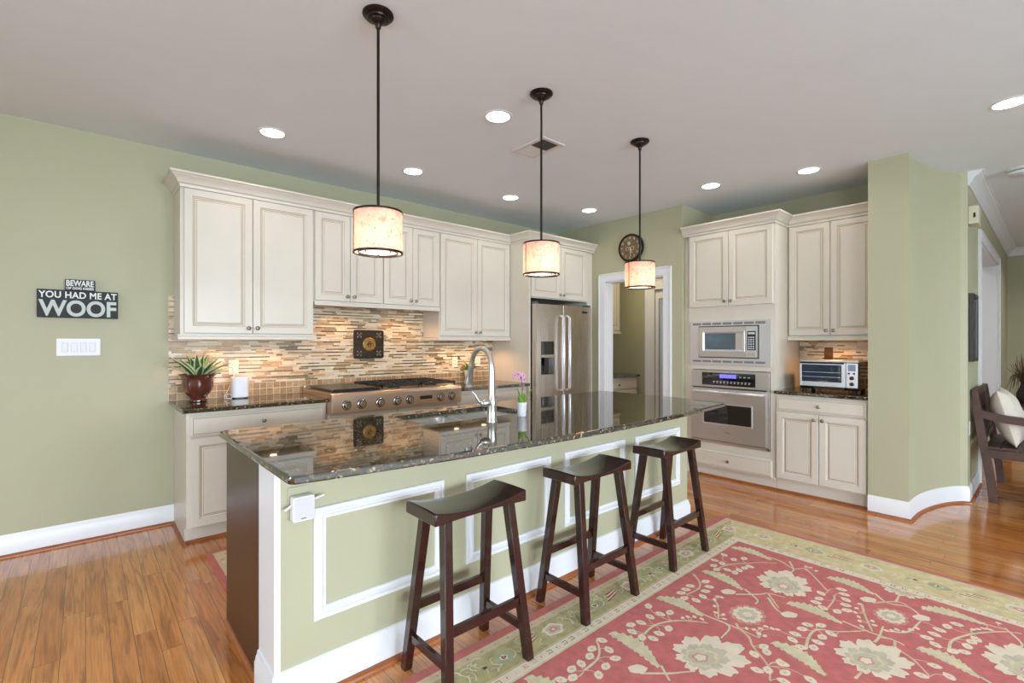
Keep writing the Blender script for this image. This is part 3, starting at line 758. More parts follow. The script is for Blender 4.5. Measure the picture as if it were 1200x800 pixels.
# ================================================================== REFRIGERATOR
t = thing('refrigerator', 'stainless steel side-by-side refrigerator with an ice and water dispenser', 'refrigerator', (3.57, -.35, 0))
MB().box(3.098, 4.040, -.640, -.03, .02, 1.77).build('body', mat('dark_fridge_case', rgb(56, 54, 52), .4, .4), parent=t)
MB().box(3.098, 4.040, -.63, -.60, 0.0, .10).build('kick_grille', BLACK, parent=t)
TF = FB(-.645)
DW = .055
m = MB(); u0, u1, v0, v1 = 3.103, 3.532, .105, 1.765
du0, du1, dv0, dv1 = 3.165, 3.400, .985, 1.375
m.box(u0, du0, v0, v1, 0, DW, 0, TF); m.box(du1, u1, v0, v1, 0, DW, 0, TF); m.box(du0, du1, v0, dv0, 0, DW, 0, TF); m.box(du0, du1, dv1, v1, 0, DW, 0, TF); m.box(du0, du1, dv0, dv1, 0, .01, 0, TF)
fd = m.build('freezer_door', STEELZ, parent=t)
dsp = MB().rings(du0 - .004, du1 + .004, dv0 - .004, dv1 + .004, [(0, DW), (0, DW + .004), (.018, DW + .004), (.018, .012)], TF, inner_open=True).box(du0 + .014, du1 - .014, 1.185, 1.215, .012, DW + .003, 0, TF).build('dispenser', STEELZ, parent=fd)
m = MB().box(du0 + .015, du1 - .015, 1.215, dv1 - .013, .012, DW - .002, 0, TF)
m.build('dispenser_display', BLACKGLASS, parent=fd)
m = MB().box(du0 + .015, du1 - .015, dv0 + .013, 1.185, .0115, .014, 0, TF).box(3.255, 3.31, 1.10, 1.185, .014, .035, 0, TF).box(3.262, 3.303, 1.03, 1.10, .014, .022, 0, TF).box(du0 + .02, du1 - .02, dv0 + .013, dv0 + .022, .014, .05, 0, TF)
m.build('dispenser_niche', BLACKGLASS, parent=fd)
rd = MB().box(3.538, 4.036, v0, v1, 0, DW, 0, TF).build('fridge_door', STEELZ, parent=t, bevel=.006)
def handle(u, par):
    z = DW + .050
    pts = [(u, .815, DW - .002), (u, .820, DW + .025), (u, .835, z), (u, 1.22, z + .004), (u, 1.625, z), (u, 1.640, DW + .025), (u, 1.645, DW - .002)]
    return MB().tube([TF(*p) for p in pts], [.014, .014, .0155, .016, .0155, .014, .014], 12).build('handle', CHROME if False else STEELHI, parent=par, smooth=50)
handle(3.490, fd); handle(3.590, rd)
MB().box(3.86, 3.955, 1.690, 1.712, DW, DW + .003, 0, TF).build('badge', mat('fridge_badge', rgb(70, 68, 66), .3, .8), parent=rd)
MB().box(3.104, 3.15, -.690, -.60, 1.7655, 1.792).build('hinge_cover', mat('grey_hinge', rgb(92, 90, 88), .4), parent=t, bevel=.004)
MB().box(3.985, 4.032, -.690, -.60, 1.7655, 1.792).build('hinge_cover', bpy.data.materials['grey_hinge'], parent=t, bevel=.004)

# ================================================================== WALL OVEN AND MICROWAVE
TV = FR(4.199)
t = thing('wall_oven', 'stainless steel built-in wall oven below the microwave', 'oven', (4.4, -2.27, .345))
MB().box(1.905, 2.635, .36, 1.065, -.55, -.001, 0, TV).build('body', BLACK, parent=t)
m = MB().box(1.889, 2.647, .905, 1.072, 0, .014, 0, TV); m.box(1.889, 1.902, .350, .905, 0, .012, 0, TV); m.box(2.622, 2.647, .350, .905, 0, .012, 0, TV); m.box(1.889, 2.647, .346, .372, 0, .012, 0, TV)
m.build('control_fascia', STEELY, parent=t, bevel=.002)
cp = MB().box(2.005, 2.523, .925, 1.050, .0142, .0175, 0, TV).build('control_panel', BLACKGLASS, parent=t)
BLUE = glow('blue_clock_display', (.12, .10, .9, 1), 1.6); LEG = mat('white_legend', rgb(200, 205, 212), .5)
MB().box(2.185, 2.345, 1.000, 1.035, .0176, .0182, 0, TV).build('display', BLUE, parent=cp)
m = MB()
for k in range(11): m.box(2.12 + k * .034, 2.138 + k * .034, .960, .966, .0176, .0181, 0, TV); m.box(2.12 + k * .034, 2.134 + k * .034, .948, .953, .0176, .0181, 0, TV)
for k in range(3): m.box(2.375 + k * .04, 2.395 + k * .04, 1.012, 1.018, .0176, .0181, 0, TV)
m.build('key_legends', LEG, parent=cp)
dr = MB()
a, b_, c, e = 2.030, 2.492, .552, .738
dr.box(1.905, a, .380, .893, 0, .030, 0, TV); dr.box(b_, 2.620, .380, .893, 0, .030, 0, TV); dr.box(a, b_, .380, c, 0, .030, 0, TV); dr.box(a, b_, e, .893, 0, .030, 0, TV)
dr = dr.build('door', STEELY, parent=t)
MB().box(a, b_, c, e, .010, .026, 0, TV).build('door_window', BLACKGLASS, parent=dr)
MB().rings(a - .012, b_ + .012, c - .012, e + .012, [(0, .030), (.002, .033), (.012, .0325), (.012, .026)], TV, inner_open=True).build('window_trim', SATIN, parent=dr)
MB().tube([TV(1.925, .862, .030), TV(1.930, .862, .062), TV(1.95, .862, .070), TV(2.26, .862, .073), TV(2.57, .862, .070), TV(2.592, .862, .062), TV(2.597, .862, .030)], [.013, .013, .014, .0145, .014, .013, .013], 12).build('handle', STEELHI, parent=dr, smooth=50)
MB().box(2.235, 2.295, .462, .472, .030, .033, 0, TV).build('badge', CHROME, parent=dr)

t = thing('microwave', 'stainless steel built-in microwave above the wall oven', 'microwave', (4.4, -2.27, 1.12))
MB().box(1.95, 2.58, 1.19, 1.515, -.42, -.001, 0, TV).build('body', BLACK, parent=t)
a, b_, c, e = 1.968, 2.556, 1.196, 1.512
m = MB().box(1.880, a, 1.124, 1.562, 0, .014, 0, TV).box(b_, 2.656, 1.124, 1.562, 0, .014, 0, TV).box(a, b_, 1.124, c, 0, .014, 0, TV).box(a, b_, e, 1.562, 0, .014, 0, TV)
m.build('trim_kit', SATIN, parent=t)
for (z0, z1) in ((1.523, 1.545), (1.152, 1.170)):
    m = MB()
    for k in range(7): m.box(1.905 + k * .103, 1.993 + k * .103, z0, z1, .0142, .0155, 0, TV)
    m.build('vent_louvers', mat('vent_grey', rgb(150, 148, 146), .35, .8) if z0 > 1.4 else bpy.data.materials['vent_grey'], parent=t)
MB().rings(a, b_, c, e, [(0, 0), (0, .015), (.008, .015), (.008, 0)], TV, inner_open=True).build('black_gasket', BLACK, parent=t)
m = MB(); wa, wb, wc, we = 2.035, 2.345, 1.278, 1.440
m.box(1.978, wa, 1.206, 1.502, .002, .030, 0, TV); m.box(wb, 2.436, 1.206, 1.502, .002, .030, 0, TV); m.box(wa, wb, 1.206, wc, .002, .030, 0, TV); m.box(wa, wb, we, 1.502, .002, .030, 0, TV)
dr = m.build('door', STEELY, parent=t)
MB().box(wa, wb, wc, we, .006, .024, 0, TV).build('door_window', mat('sky_reflection_glass', rgb(96, 112, 124), .05, .35, var=.1), parent=dr)  # blue tint paints the reflected sky into the window glass
MB().rings(2.016, 2.436, wc - .02, we + .02, [(0, .030), (.004, .040), (.014, .038), (.022, .0305)], TV, inner_open=True).build('window_trim', SATIN, parent=dr)
cp = MB().box(2.440, 2.546, 1.206, 1.502, .002, .030, 0, TV).build('control_panel', SATIN, parent=t)
m = MB().box(2.455, 2.532, 1.275, 1.455, .0302, .0325, 0, TV); kp = m.build('keypad', BLACKGLASS, parent=cp)
m = MB().box(2.463, 2.524, 1.425, 1.445, .0326, .033, 0, TV)
for r in range(6):
    for k in range(3): m.box(2.464 + k * .021, 2.478 + k * .021, 1.285 + r * .021, 1.297 + r * .021, .0326, .033, 0, TV)
m.build('keys', LEG, parent=kp)
MB().box(2.458, 2.530, 1.225, 1.250, .030, .0335, 0, TV).build('open_button', STEELY, parent=cp)

# ================================================================== TOASTER OVEN
t = thing('toaster_oven', 'silver countertop toaster oven with a glass door standing on the right wall countertop', 'toaster oven', (4.52, -3.06, .914))
TT = FR(4.36)
TS = mat('toaster_steel', rgb(214, 212, 210), .3, .7, var=.01)
MB().box(2.842, 3.286, .938, 1.185, -.30, 0, 0, TT).build('body', [mat('toaster_side', rgb(38, 42, 34), .08, .75, var=.05)], parent=t, bevel=.008)
MB().box(2.842, 3.286, 1.176, 1.190, -.295, .004, 0, TT).build('top_plate', TS, parent=t, bevel=.004)
a, b_, c, e = 2.862, 3.168, 1.003, 1.152
m = MB(); m.box(2.846, a, .962, 1.172, .002, .022, 0, TT); m.box(b_, 3.196, .962, 1.172, .002, .022, 0, TT); m.box(a, b_, .962, c, .002, .022, 0, TT); m.box(a, b_, e, 1.172, .002, .022, 0, TT)
dr = m.build('door', TS, parent=t, bevel=.002)
MB().box(a, b_, c, e, .004, .018, 0, TT).build('door_window', mat('smoked_oven_glass', rgb(40, 56, 74), .05, var=.1, ior=1.8), parent=dr)
m = MB()
for z in (1.045, 1.085): m.box(a + .006, b_ - .006, z, z + .003, .0182, .0192, 0, TT)
m.build('rack', TS, parent=dr)
MB().tube([TT(2.86, 1.168, .02), TT(2.862, 1.170, .046), TT(2.88, 1.170, .050), TT(3.16, 1.170, .050), TT(3.178, 1.170, .046), TT(3.18, 1.168, .02)], .008, 10).build('handle', BLACK, parent=dr, smooth=50)
cp = MB().box(3.200, 3.284, .962, 1.172, .002, .020, 0, TT).build('control_panel', TS, parent=t, bevel=.002)
MB().box(3.214, 3.270, 1.105, 1.160, .0202, .0218, 0, TT).build('display', mat('pale_blue_lcd', rgb(150, 172, 200), .15, var=.03), parent=cp)
for u, v, r in ((3.222, 1.085, .008), (3.258, 1.085, .008), (3.242, 1.045, .0165), (3.242, .995, .0165)):
    MB().lathe([(r, .020), (r, .028), (r * .85, .034), (.0001, .0345)], (0, 0, 0), 16, 0, lambda p, q, s_, u=u, v=v: TT(u + p, v + q, s_)).build('knob', mat('dark_knob', rgb(58, 58, 60), .3, .5) if 'dark_knob' not in bpy.data.materials else bpy.data.materials['dark_knob'], parent=cp, smooth=40)
for u in (2.87, 3.255):
    for w in (-.02, -.27): MB().lathe([(.016, .9145), (.018, .938)], (0, 0, 0), 12, 0, lambda p, q, s_, u=u, w=w: TT(u + p, s_, w + q)).build('foot', BLACK, parent=t)
MB().box(2.96, 3.19, .944, .957, -.02, .030, 0, TT).build('crumb_tray', BLACK, parent=t)

# ================================================================== WALL PLATES, SIGNS
def plate(name, label, u, v, T, w, h, kind, cat, m=PLASTIC, group=None):
    t = thing(name, label, cat, T(u, v, 0), group)
    MB().prism(rrect(u - w / 2, u + w / 2, v - h / 2, v + h / 2, .004, 3), .0005, .006, 0, T).build('plate', m, parent=t, bevel=.002)
    return t
T0 = FB(-.0)
t = plate('switch_plate', 'white four-gang switch plate below the two wall signs', -.530, 1.316, T0, .222, .116, 'switch', 'light switch')
for k in range(4):
    u = -.530 + (k - 1.5) * .046
    r = MB().rings(u - .0165, u + .0165, 1.283, 1.349, [(0, .0058), (0, .0075), (.002, .0075), (.003, .006)], T0, inner_open=True).build('rocker_frame', mat('rocker_shadow_line', rgb(206, 206, 210), .4) if k == 0 else bpy.data.materials['rocker_shadow_line'], parent=t)
    m = MB().hexa([T0(u - .0135, 1.286, .006), T0(u + .0135, 1.286, .006), T0(u + .0135, 1.346, .006), T0(u - .0135, 1.346, .006)], [T0(u - .0135, 1.286, .0115), T0(u + .0135, 1.286, .0115), T0(u + .0135, 1.346, .0065), T0(u - .0135, 1.346, .0065)])
    m.build('rocker', PLASTIC, parent=t)
def outlet(label, u, v, T, m=PLASTIC, y0=.0005):
    t = plate('outlet', label, u, v, T, .071, .116, 'outlet', 'outlet', m)
    for dv in (-.020, .020):
        q = MB().prism(rrect(u - .016, u + .016, v + dv - .0135, v + dv + .0135, .008, 4), .0058, .0075, 0, T).build('receptacle', m, parent=t)
        MB().box(u - .0075, u - .0050, v + dv - .004, v + dv + .005, .0074, .0077, 0, T).box(u + .0050, u + .0075, v + dv - .004, v + dv + .005, .0074, .0077, 0, T).box(u - .002, u + .002, v + dv - .010, v + dv - .006, .0074, .0077, 0, T).build('slots', BLACK, parent=q)
    return t
TTILE = FB(-.0105)
IVORY = mat('ivory_plastic', rgb(226, 214, 194), .4, var=.01)
outlet('ivory outlet on the mosaic tile behind the white speaker', .392, 1.15, TTILE, IVORY)
outlet('ivory outlet on the mosaic tile just left of the small green plant', 2.535, 1.135, TTILE, IVORY)
outlet('ivory outlet on the mosaic tile right of the small green plant', 2.850, 1.135, TTILE, IVORY)
COPPER = mat('copper_plate', rgb(104, 64, 34), .3, .8, var=.15)
o = outlet('copper colored outlet on the tile above the toaster oven', 2.945, 1.245, FR(4.819), COPPER)
o = outlet('sage painted outlet on the island under the counter corner', .092, .752, FB(IYF), GREEN)

def sign(name, label, x0, x1, z0, z1, lines):
    t = thing(name, label, 'sign', ((x0 + x1) / 2, -.001, z0))
    MB().box(x0, x1, -.042, -.001, z0, z1).build('board', mat('black_sign_wood', rgb(22, 25, 28), .6, var=.2, nscale=30) if not 'black_sign_wood' in bpy.data.materials else bpy.data.materials['black_sign_wood'], parent=t, bevel=.002)
    for body, a, b_, c, e, m, bold, sp in lines:
        vs, fs = text_mesh(body, b_ - a, e - c, .0006, bold, sp)
        MB().add([(a + p[0], -.0424 - p[2], c + p[1]) for p in vs], fs).build('lettering', m, parent=t, fix=False)
    return t
SIGNW = mat('white_sign_paint', rgb(226, 228, 224), .6, var=.04); SIGNG = mat('grey_sign_paint', rgb(190, 200, 192), .6, var=.05)
sign('wall_sign', 'large black sign with white lettering YOU HAD ME AT WOOF', -.731, -.327, 1.512, 1.694,
     [('YOU HAD ME AT', -.724, -.334, 1.640, 1.684, SIGNW, .024, 1.05), ('WOOF', -.724, -.336, 1.520, 1.628, SIGNG, .03, 1.02)])
sign('wall_sign', 'small black sign reading BEWARE OF DOG KISSES on top of the larger sign', -.598, -.447, 1.695, 1.767,
     [('BEWARE', -.592, -.454, 1.722, 1.762, SIGNW, .03, 1.0), ('OF DOG KISSES', -.592, -.454, 1.700, 1.717, SIGNW, .03, 1.0)])

# white plug-in device in the island outlet
t = thing('plug_in_device', 'small square white plug-in device hanging in the island outlet', 'plug-in device', (.10, -2.545, .69))
TD = FB(IYF - .0075)
MB().prism(rrect(.062, .140, .690, .782, .008, 4), .004, .040, 0, TD).build('body', PLASTIC, parent=t, bevel=.004)
MB().prism(rrect(.067, .135, .696, .776, .006, 4), .040, .0412, 0, TD).build('front_cover', mat('pale_grey_plastic', rgb(206, 204, 210), .35, var=.01), parent=t)
MB().box(.09, .108, .70, .704, .0412, .0416, 0, TD).build('logo_mark', mat('grey_mark', rgb(120, 120, 124), .4), parent=t)
MB().tube([TD(.138, .758, .020), TD(.158, .764, .026), TD(.178, .770, .030)], [.0045, .0045, .0038], 8).build('antenna', PLASTIC, parent=t, smooth=50)
MB().tube([TD(.064, .752, .020), TD(.050, .744, .024), TD(.036, .738, .026)], [.0045, .0045, .0038], 8).build('antenna', PLASTIC, parent=t, smooth=50)
MB().box(.085, .115, .722, .752, .0006, .006, 0, TD).build('plug', PLASTIC, parent=t)

# clock on the doorway wall
t = thing('wall_clock', 'round dark bronze wall clock above the doorway, behind the far pendant', 'clock', (XD, -1.19, 2.42))
TC = lambda a, b, c: FR(XD)(1.190 + a, 2.420 + b, c)
MB().lathe([(.150, .001), (.158, .010), (.158, .045), (.150, .056), (.138, .056), (.134, .046)], (0, 0, 0), 48, 0, TC).build('case', BRONZE, parent=t, smooth=35)
CLF = mat('bronze_clock_face', rgb(112, 92, 66), .45, .3, var=.3, nscale=25)
fc = MB().lathe([(.136, .040), (.136, .047), (.0001, .047)], (0, 0, 0), 48, 0, TC).build('dial', CLF, parent=t)
NUM = mat('pale_clock_numeral', rgb(206, 190, 156), .5)
for k in range(1, 13):
    an = PI / 2 - k * PI / 6
    vs, fs = text_mesh(str(k), .026 if k > 9 else .015, .026, .0008, .01)
    w = .026 if k > 9 else .015
    MB().add([TC(.112 * math.cos(an) - w / 2 + p[0], .112 * math.sin(an) - .013 + p[1], .0475 + p[2]) for p in vs], fs).build('numeral', NUM, parent=fc, fix=False)
m = MB()
for sx in (-.034, .034):
    m.tube([(sx + .020 * math.cos(q * PI / 8), -.010 + .020 * math.sin(q * PI / 8), .0485) for q in range(17)], .0022, 6, 0, TC)
m.build('subdial_ring', NUM, parent=fc)
MB().lathe([(.022, .0471), (.022, .0485), (.0001, .0485)], (-.012, .050, 0), 16, 0, TC).build('maker_mark', mat('pale_green_mark', rgb(150, 176, 138), .5), parent=fc)
MB().bar(TC(0, .01, .051), TC(.012, -.098, .051), .005, .002, up=(1, 0, 0)).build('minute_hand', NUM, parent=t)
MB().bar(TC(0, .01, .0525), TC(.028, -.062, .0525), .007, .002, up=(1, 0, 0)).build('hour_hand', NUM, parent=t)

# ================================================================== COUNTER PLANTS, SPEAKER
LEAFG = mat('dark_green_leaf', rgb(64, 104, 62), .4, var=.3, nscale=40); LEAFC = mat('cream_leaf_edge', rgb(206, 218, 168), .45, var=.08)
LEAFL = mat('bright_green_leaf', rgb(132, 172, 62), .35, var=.12)
def blade(m, base, azim, length, lean, width, droop, edge=True, thick=.0012, n=8):
    """a strap leaf that arches outwards; centre strip material 0, margins material 1"""
    ca, sa = math.cos(azim), math.sin(azim); side = Vector((-sa, ca, 0)); pos = Vector(base); rows = []; ang = lean
    for k in range(n + 1):
        f = k / n; w = width * (0.55 + 1.2 * f * (1 - f) * 1.6) * (1 - f ** 3.2) + .0004
        nrm = Vector((-math.sin(ang) * ca * -1 * -1, -math.sin(ang) * sa * -1 * -1, math.cos(ang)))
        up = Vector((-math.cos(ang) * ca, -math.cos(ang) * sa, math.sin(ang)))
        c = pos
        rows.append([c - side * w + up * w * .35, c - side * w * .55, c, c + side * w * .55, c + side * w + up * w * .35])
        d = Vector((math.sin(ang) * ca, math.sin(ang) * sa, math.cos(ang)))
        pos = pos + d * (length / n); ang += droop / n
    vs = [tuple(p) for r in rows for p in r]; b = len(m.v); m.v += vs
    top = len(vs); m.v += [tuple(Vector(p) - Vector((0, 0, thick))) for p in vs]
    for k in range(n):
        for j in range(4):
            q = [k * 5 + j, k * 5 + j + 1, (k + 1) * 5 + j + 1, (k + 1) * 5 + j]
            mi = 1 if edge and j in (0, 3) else 0
            m.f.append([b + i for i in q]); m.m.append(mi); m.f.append([b + top + i for i in reversed(q)]); m.m.append(mi)
t = thing('potted_plant', 'striped strap-leaf plant in a brown relief pot on the left countertop', 'plant', (.122, -.20, .9145))
PX, PY = .122, -.200
POT = mat('brown_glazed_pot', rgb(84, 40, 28), .22, var=.35, nscale=14, bump=.5, bscale=55, coat=.5)
m = MB(); prof = [(.050, 0), (.056, .004), (.056, .014), (.048, .022), (.050, .034), (.076, .062), (.092, .095), (.096, .130), (.092, .160), (.098, .178), (.120, .196), (.121, .202), (.112, .203), (.090, .182), (.086, .165), (.0001, .165)]
seg = 32; vs = []; n = len(prof)
for i in range(seg):
    a = 2 * PI * i / seg
    for k, (r, h) in enumerate(prof):
        rr = r * (1 + (.045 * math.cos(8 * a) if 4 <= k <= 9 else 0)); vs.append((PX + rr * math.cos(a), PY + rr * math.sin(a), .9147 + h))
m.add(vs, [(i * n + k, ((i + 1) % seg) * n + k, ((i + 1) % seg) * n + k + 1, i * n + k + 1) for i in range(seg) for k in range(n - 1)] + [tuple(i * n for i in range(seg - 1, -1, -1))])
m.build('pot', POT, parent=t, smooth=40)
MB().lathe([(.084, 0), (.06, .006), (.0001, .008)], (PX, PY, .9147 + .166), 20).build('soil', mat('potting_soil', rgb(52, 38, 28), .9, var=.4, nscale=80, bump=.6), parent=t)
rnd = random.Random(11)
for k in range(36):
    az = k * 2.399 + rnd.uniform(-.2, .2); inner = k / 36
    L = .15 + .09 * rnd.random() + .03 * (1 - inner); lean = .95 - .75 * inner + rnd.uniform(-.1, .1)
    dy = math.sin(az)
    if dy > .35: L *= .62; lean *= .7
    m = MB(); blade(m, (PX + .02 * math.cos(az), PY + .02 * math.sin(az), .9147 + .168), az, L * 1.08, lean, .026, .45)
    m.build('leaf', [LEAFG, LEAFC], parent=t, smooth=60, fix=False)

t = thing('smart_speaker', 'white rounded speaker beside the potted plant on the left countertop', 'speaker', (.408, -.135, .9145))
SPX, SPY = .408, -.135
MB().prism(rrect(SPX - .052, SPX + .052, SPY - .052, SPY + .052, .03, 6), .9147, .922).build('base', BLACK, parent=t)
MB().prism(rrect(SPX - .059, SPX + .059, SPY - .059, SPY + .059, .034, 8), .922, 1.078).build('body', mat('white_speaker_grille', rgb(226, 228, 236), .5, var=.02, bump=.3, bscale=700), parent=t, bevel=.004, smooth=40)
MB().prism(rrect(SPX - .054, SPX + .054, SPY - .054, SPY + .054, .03, 8), 1.078, 1.0805).build('top_plate', PLASTIC, parent=t)
cord = [(.392, -.018, 1.135), (.392, -.045, 1.128), (.384, -.06, 1.09), (.352, -.085, 1.01), (.318, -.11, .945), (.305, -.13, .918), (.318, -.155, .9175), (.345, -.165, .9175), (.352, -.15, .935), (.33, -.135, .95), (.315, -.14, .93), (.325, -.16, .9178), (.350, -.150, .9176)]
def smooth_path(P, n=5):
    P = [Vector(p) for p in P]; out = []
    for i in range(len(P) - 1):
        p0, p1, p2, p3 = P[max(i - 1, 0)], P[i], P[i + 1], P[min(i + 2, len(P) - 1)]
        for k in range(n):
            f = k / n; out.append(tuple(.5 * ((2 * p1) + (p2 - p0) * f + (2 * p0 - 5 * p1 + 4 * p2 - p3) * f * f + (3 * p1 - p0 - 3 * p2 + p3) * f ** 3)))
    return out + [tuple(P[-1])]
m = MB().tube(smooth_path(cord), .0028, 8); m.box(.380, .404, -.040, -.0185, 1.122, 1.148)
m.build('power_cord', PLASTIC, parent=t, smooth=50)

t = thing('small_plant', 'small green plant in a white cup beyond the range top, against the tile', 'plant', (2.66, -.10, .9145))
MB().lathe([(.030, 0), (.034, .003), (.052, .125), (.054, .132), (.049, .132), (.045, .115), (.0001, .115)], (2.66, -.10, .9147), 24).build('cup', PLASTIC, parent=t, smooth=40)
rnd = random.Random(5); m = MB()
for k in range(60):
    az = rnd.random() * 2 * PI; blade(m, (2.66 + .028 * math.cos(az) * rnd.random(), -.10 + .028 * math.sin(az) * rnd.random(), 1.03), az, rnd.uniform(.08, .15), rnd.uniform(.1, .9), .005, .7, edge=False, n=4)
m.build('foliage', [mat('fresh_green_leaf', rgb(84, 132, 48), .45, var=.35, nscale=60), LEAFL], parent=t, smooth=60, fix=False)

t = thing('potted_orchid', 'pink orchid in a slim white pot on the island beside the faucet', 'orchid', (1.415, -2.305, .9145))
OX, OY = 1.415, -2.305
MB().lathe([(.0245, 0), (.0255, .002), (.030, .080), (.030, .083), (.0275, .083), (.026, .07), (.0001, .07)], (OX, OY, .9147), 24).build('pot', PLASTIC, parent=t, smooth=40)
for az, L, lean, w in ((-.75, .115, .42, .021), (2.3, .115, .10, .019), (.6, .085, .55, .017), (3.6, .075, .5, .016)):
    m = MB(); blade(m, (OX + .006 * math.cos(az), OY + .006 * math.sin(az), .983), az, L, lean, w, .35, edge=False, thick=.002)
    m.build('leaf', [LEAFL], parent=t, smooth=60, fix=False)
MB().tube(smooth_path([(OX, OY, .983), (OX + .004, OY, 1.04), (OX + .002, OY - .002, 1.10), (OX - .004, OY, 1.135), (OX - .012, OY + .01, 1.158), (OX - .026, OY + .02, 1.160)]), .0019, 8).build('stem', mat('orchid_stem', rgb(96, 62, 70), .5), parent=t, smooth=50)
PINK = mat('pink_orchid_petal', rgb(216, 160, 188), .5, var=.15, nscale=90)
def petal_flower(c, nrm, r, name='flower'):
    n = Vector(nrm).normalized(); a = n.cross(Vector((0, 0, 1))).normalized(); b = a.cross(n)
    m = MB()
    for k in range(5):
        an = k * 2 * PI / 5 + .3; d = a * math.cos(an) + b * math.sin(an); s_ = d.cross(n); c0 = Vector(c)
        vs = [tuple(c0), tuple(c0 + d * r * .55 + s_ * r * .42 + n * .002), tuple(c0 + d * r + s_ * r * .2 - n * .001), tuple(c0 + d * r * 1.03), tuple(c0 + d * r - s_ * r * .2 - n * .001), tuple(c0 + d * r * .55 - s_ * r * .42 + n * .002)]
        vs += [tuple(Vector(v) - n * .0008) for v in vs]
        m.add(vs, [(0, 1, 2, 3, 4, 5), (11, 10, 9, 8, 7, 6)] + [(i, (i + 1) % 6, 6 + (i + 1) % 6, 6 + i) for i in range(6)])
    f = m.build(name, PINK, parent=t)
    MB().ball(tuple(Vector(c) + n * .003), .0035, seg=8, rings=5).build('flower_center', mat('magenta_center', rgb(150, 52, 110), .5) if 'magenta_center' not in bpy.data.materials else bpy.data.materials['magenta_center'], parent=f)
for c, nn in (((OX - .004, OY + .002, 1.142), (-.7, -.8, -.1)), ((OX - .016, OY + .012, 1.160), (-.9, -.4, .3)), ((OX - .032, OY + .024, 1.152), (-.9, -.5, -.1)), ((OX + .010, OY - .006, 1.128), (.2, -1, 0)), ((OX + .006, OY - .008, 1.152), (-.2, -1, .5))): petal_flower(c, nn, .019)

# ================================================================== STOOLS
def make_stool():
    t = thing('bar_stool', '', 'bar stool')
    L, Dp, z0 = .2315, .110, .661
    m = MB(); nx, ny = 14, 6; vs = []; fs = []
    def top(x, y): return .687 + .027 * (abs(x) / L) ** 2.0 - .0035 * (abs(y) / Dp) ** 4
    for i in range(nx + 1):
        for j in range(ny + 1):
            x = -L + 2 * L * i / nx; y = -Dp + 2 * Dp * j / ny; vs.append((x, y, top(x, y)))
    nb = len(vs); vs += [(v[0], v[1], z0 + .006 * (1 - (abs(v[0]) / L) ** 2)) for v in vs[:nb]]
    I = lambda i, j: i * (ny + 1) + j
    for i in range(nx):
        for j in range(ny):
            q = (I(i, j), I(i + 1, j), I(i + 1, j + 1), I(i, j + 1)); fs.append(q); fs.append(tuple(nb + k for k in reversed(q)))
    for i in range(nx):
        for j in (0, ny): fs.append((I(i, j), I(i + 1, j), nb + I(i + 1, j), nb + I(i, j)))
    for j in range(ny):
        for i in (0, nx): fs.append((I(i, j), I(i, j + 1), nb + I(i, j + 1), nb + I(i, j)))
    m.add(vs, fs).build('seat', STOOLWOOD, parent=t, smooth=35, bevel=.006)
    tx, ty, bx, by = .160, .072, .204, .153
    def at_z(sx, sy, z): f = (.665 - z) / .665; return Vector((sx * (tx + (bx - tx) * f), sy * (ty + (by - ty) * f), z))
    h = .0195
    for sx in (-1, 1):
        for sy in (-1, 1):
            zb = .0125 if sy < 0 else .0005
            a = at_z(sx, sy, zb); b = at_z(sx, sy, .664)
            cs = [(-h, -h), (h, -h), (h, h), (-h, h)]
            MB().hexa([(a.x + i * .92, a.y + j * .92, zb) for i, j in cs], [(b.x + i, b.y + j, .664) for i, j in cs]).build('leg', STOOLWOOD, parent=t, bevel=.003)
    for sy, z in ((-1, .255), (1, .265)):
        MB().bar(at_z(-1, sy, z), at_z(1, sy, z), .020, .036).build('stretcher', STOOLWOOD, parent=t, bevel=.002)
    for sx in (-1, 1):
        MB().bar(at_z(sx, -1, .140), at_z(sx, 1, .140), .020, .034).build('stretcher', STOOLWOOD, parent=t, bevel=.002)
    return t
st = make_stool()
for k, (x, y, rz, lb) in enumerate(((.697, -2.752, 0, 'dark wood saddle-seat bar stool nearest the camera, at the left end of the island'), (1.478, -2.752, 0, 'dark wood saddle-seat bar stool in the middle of the three at the island'), (2.272, -2.745, .02, 'dark wood saddle-seat bar stool farthest along the island, nearest the wall oven'))):
    o = st if k == 0 else copy_tree(st)
    o.location = (x, y, 0); o.rotation_euler = (0, 0, rz); o['label'] = lb; o['group'] = 'bar stools along the island'

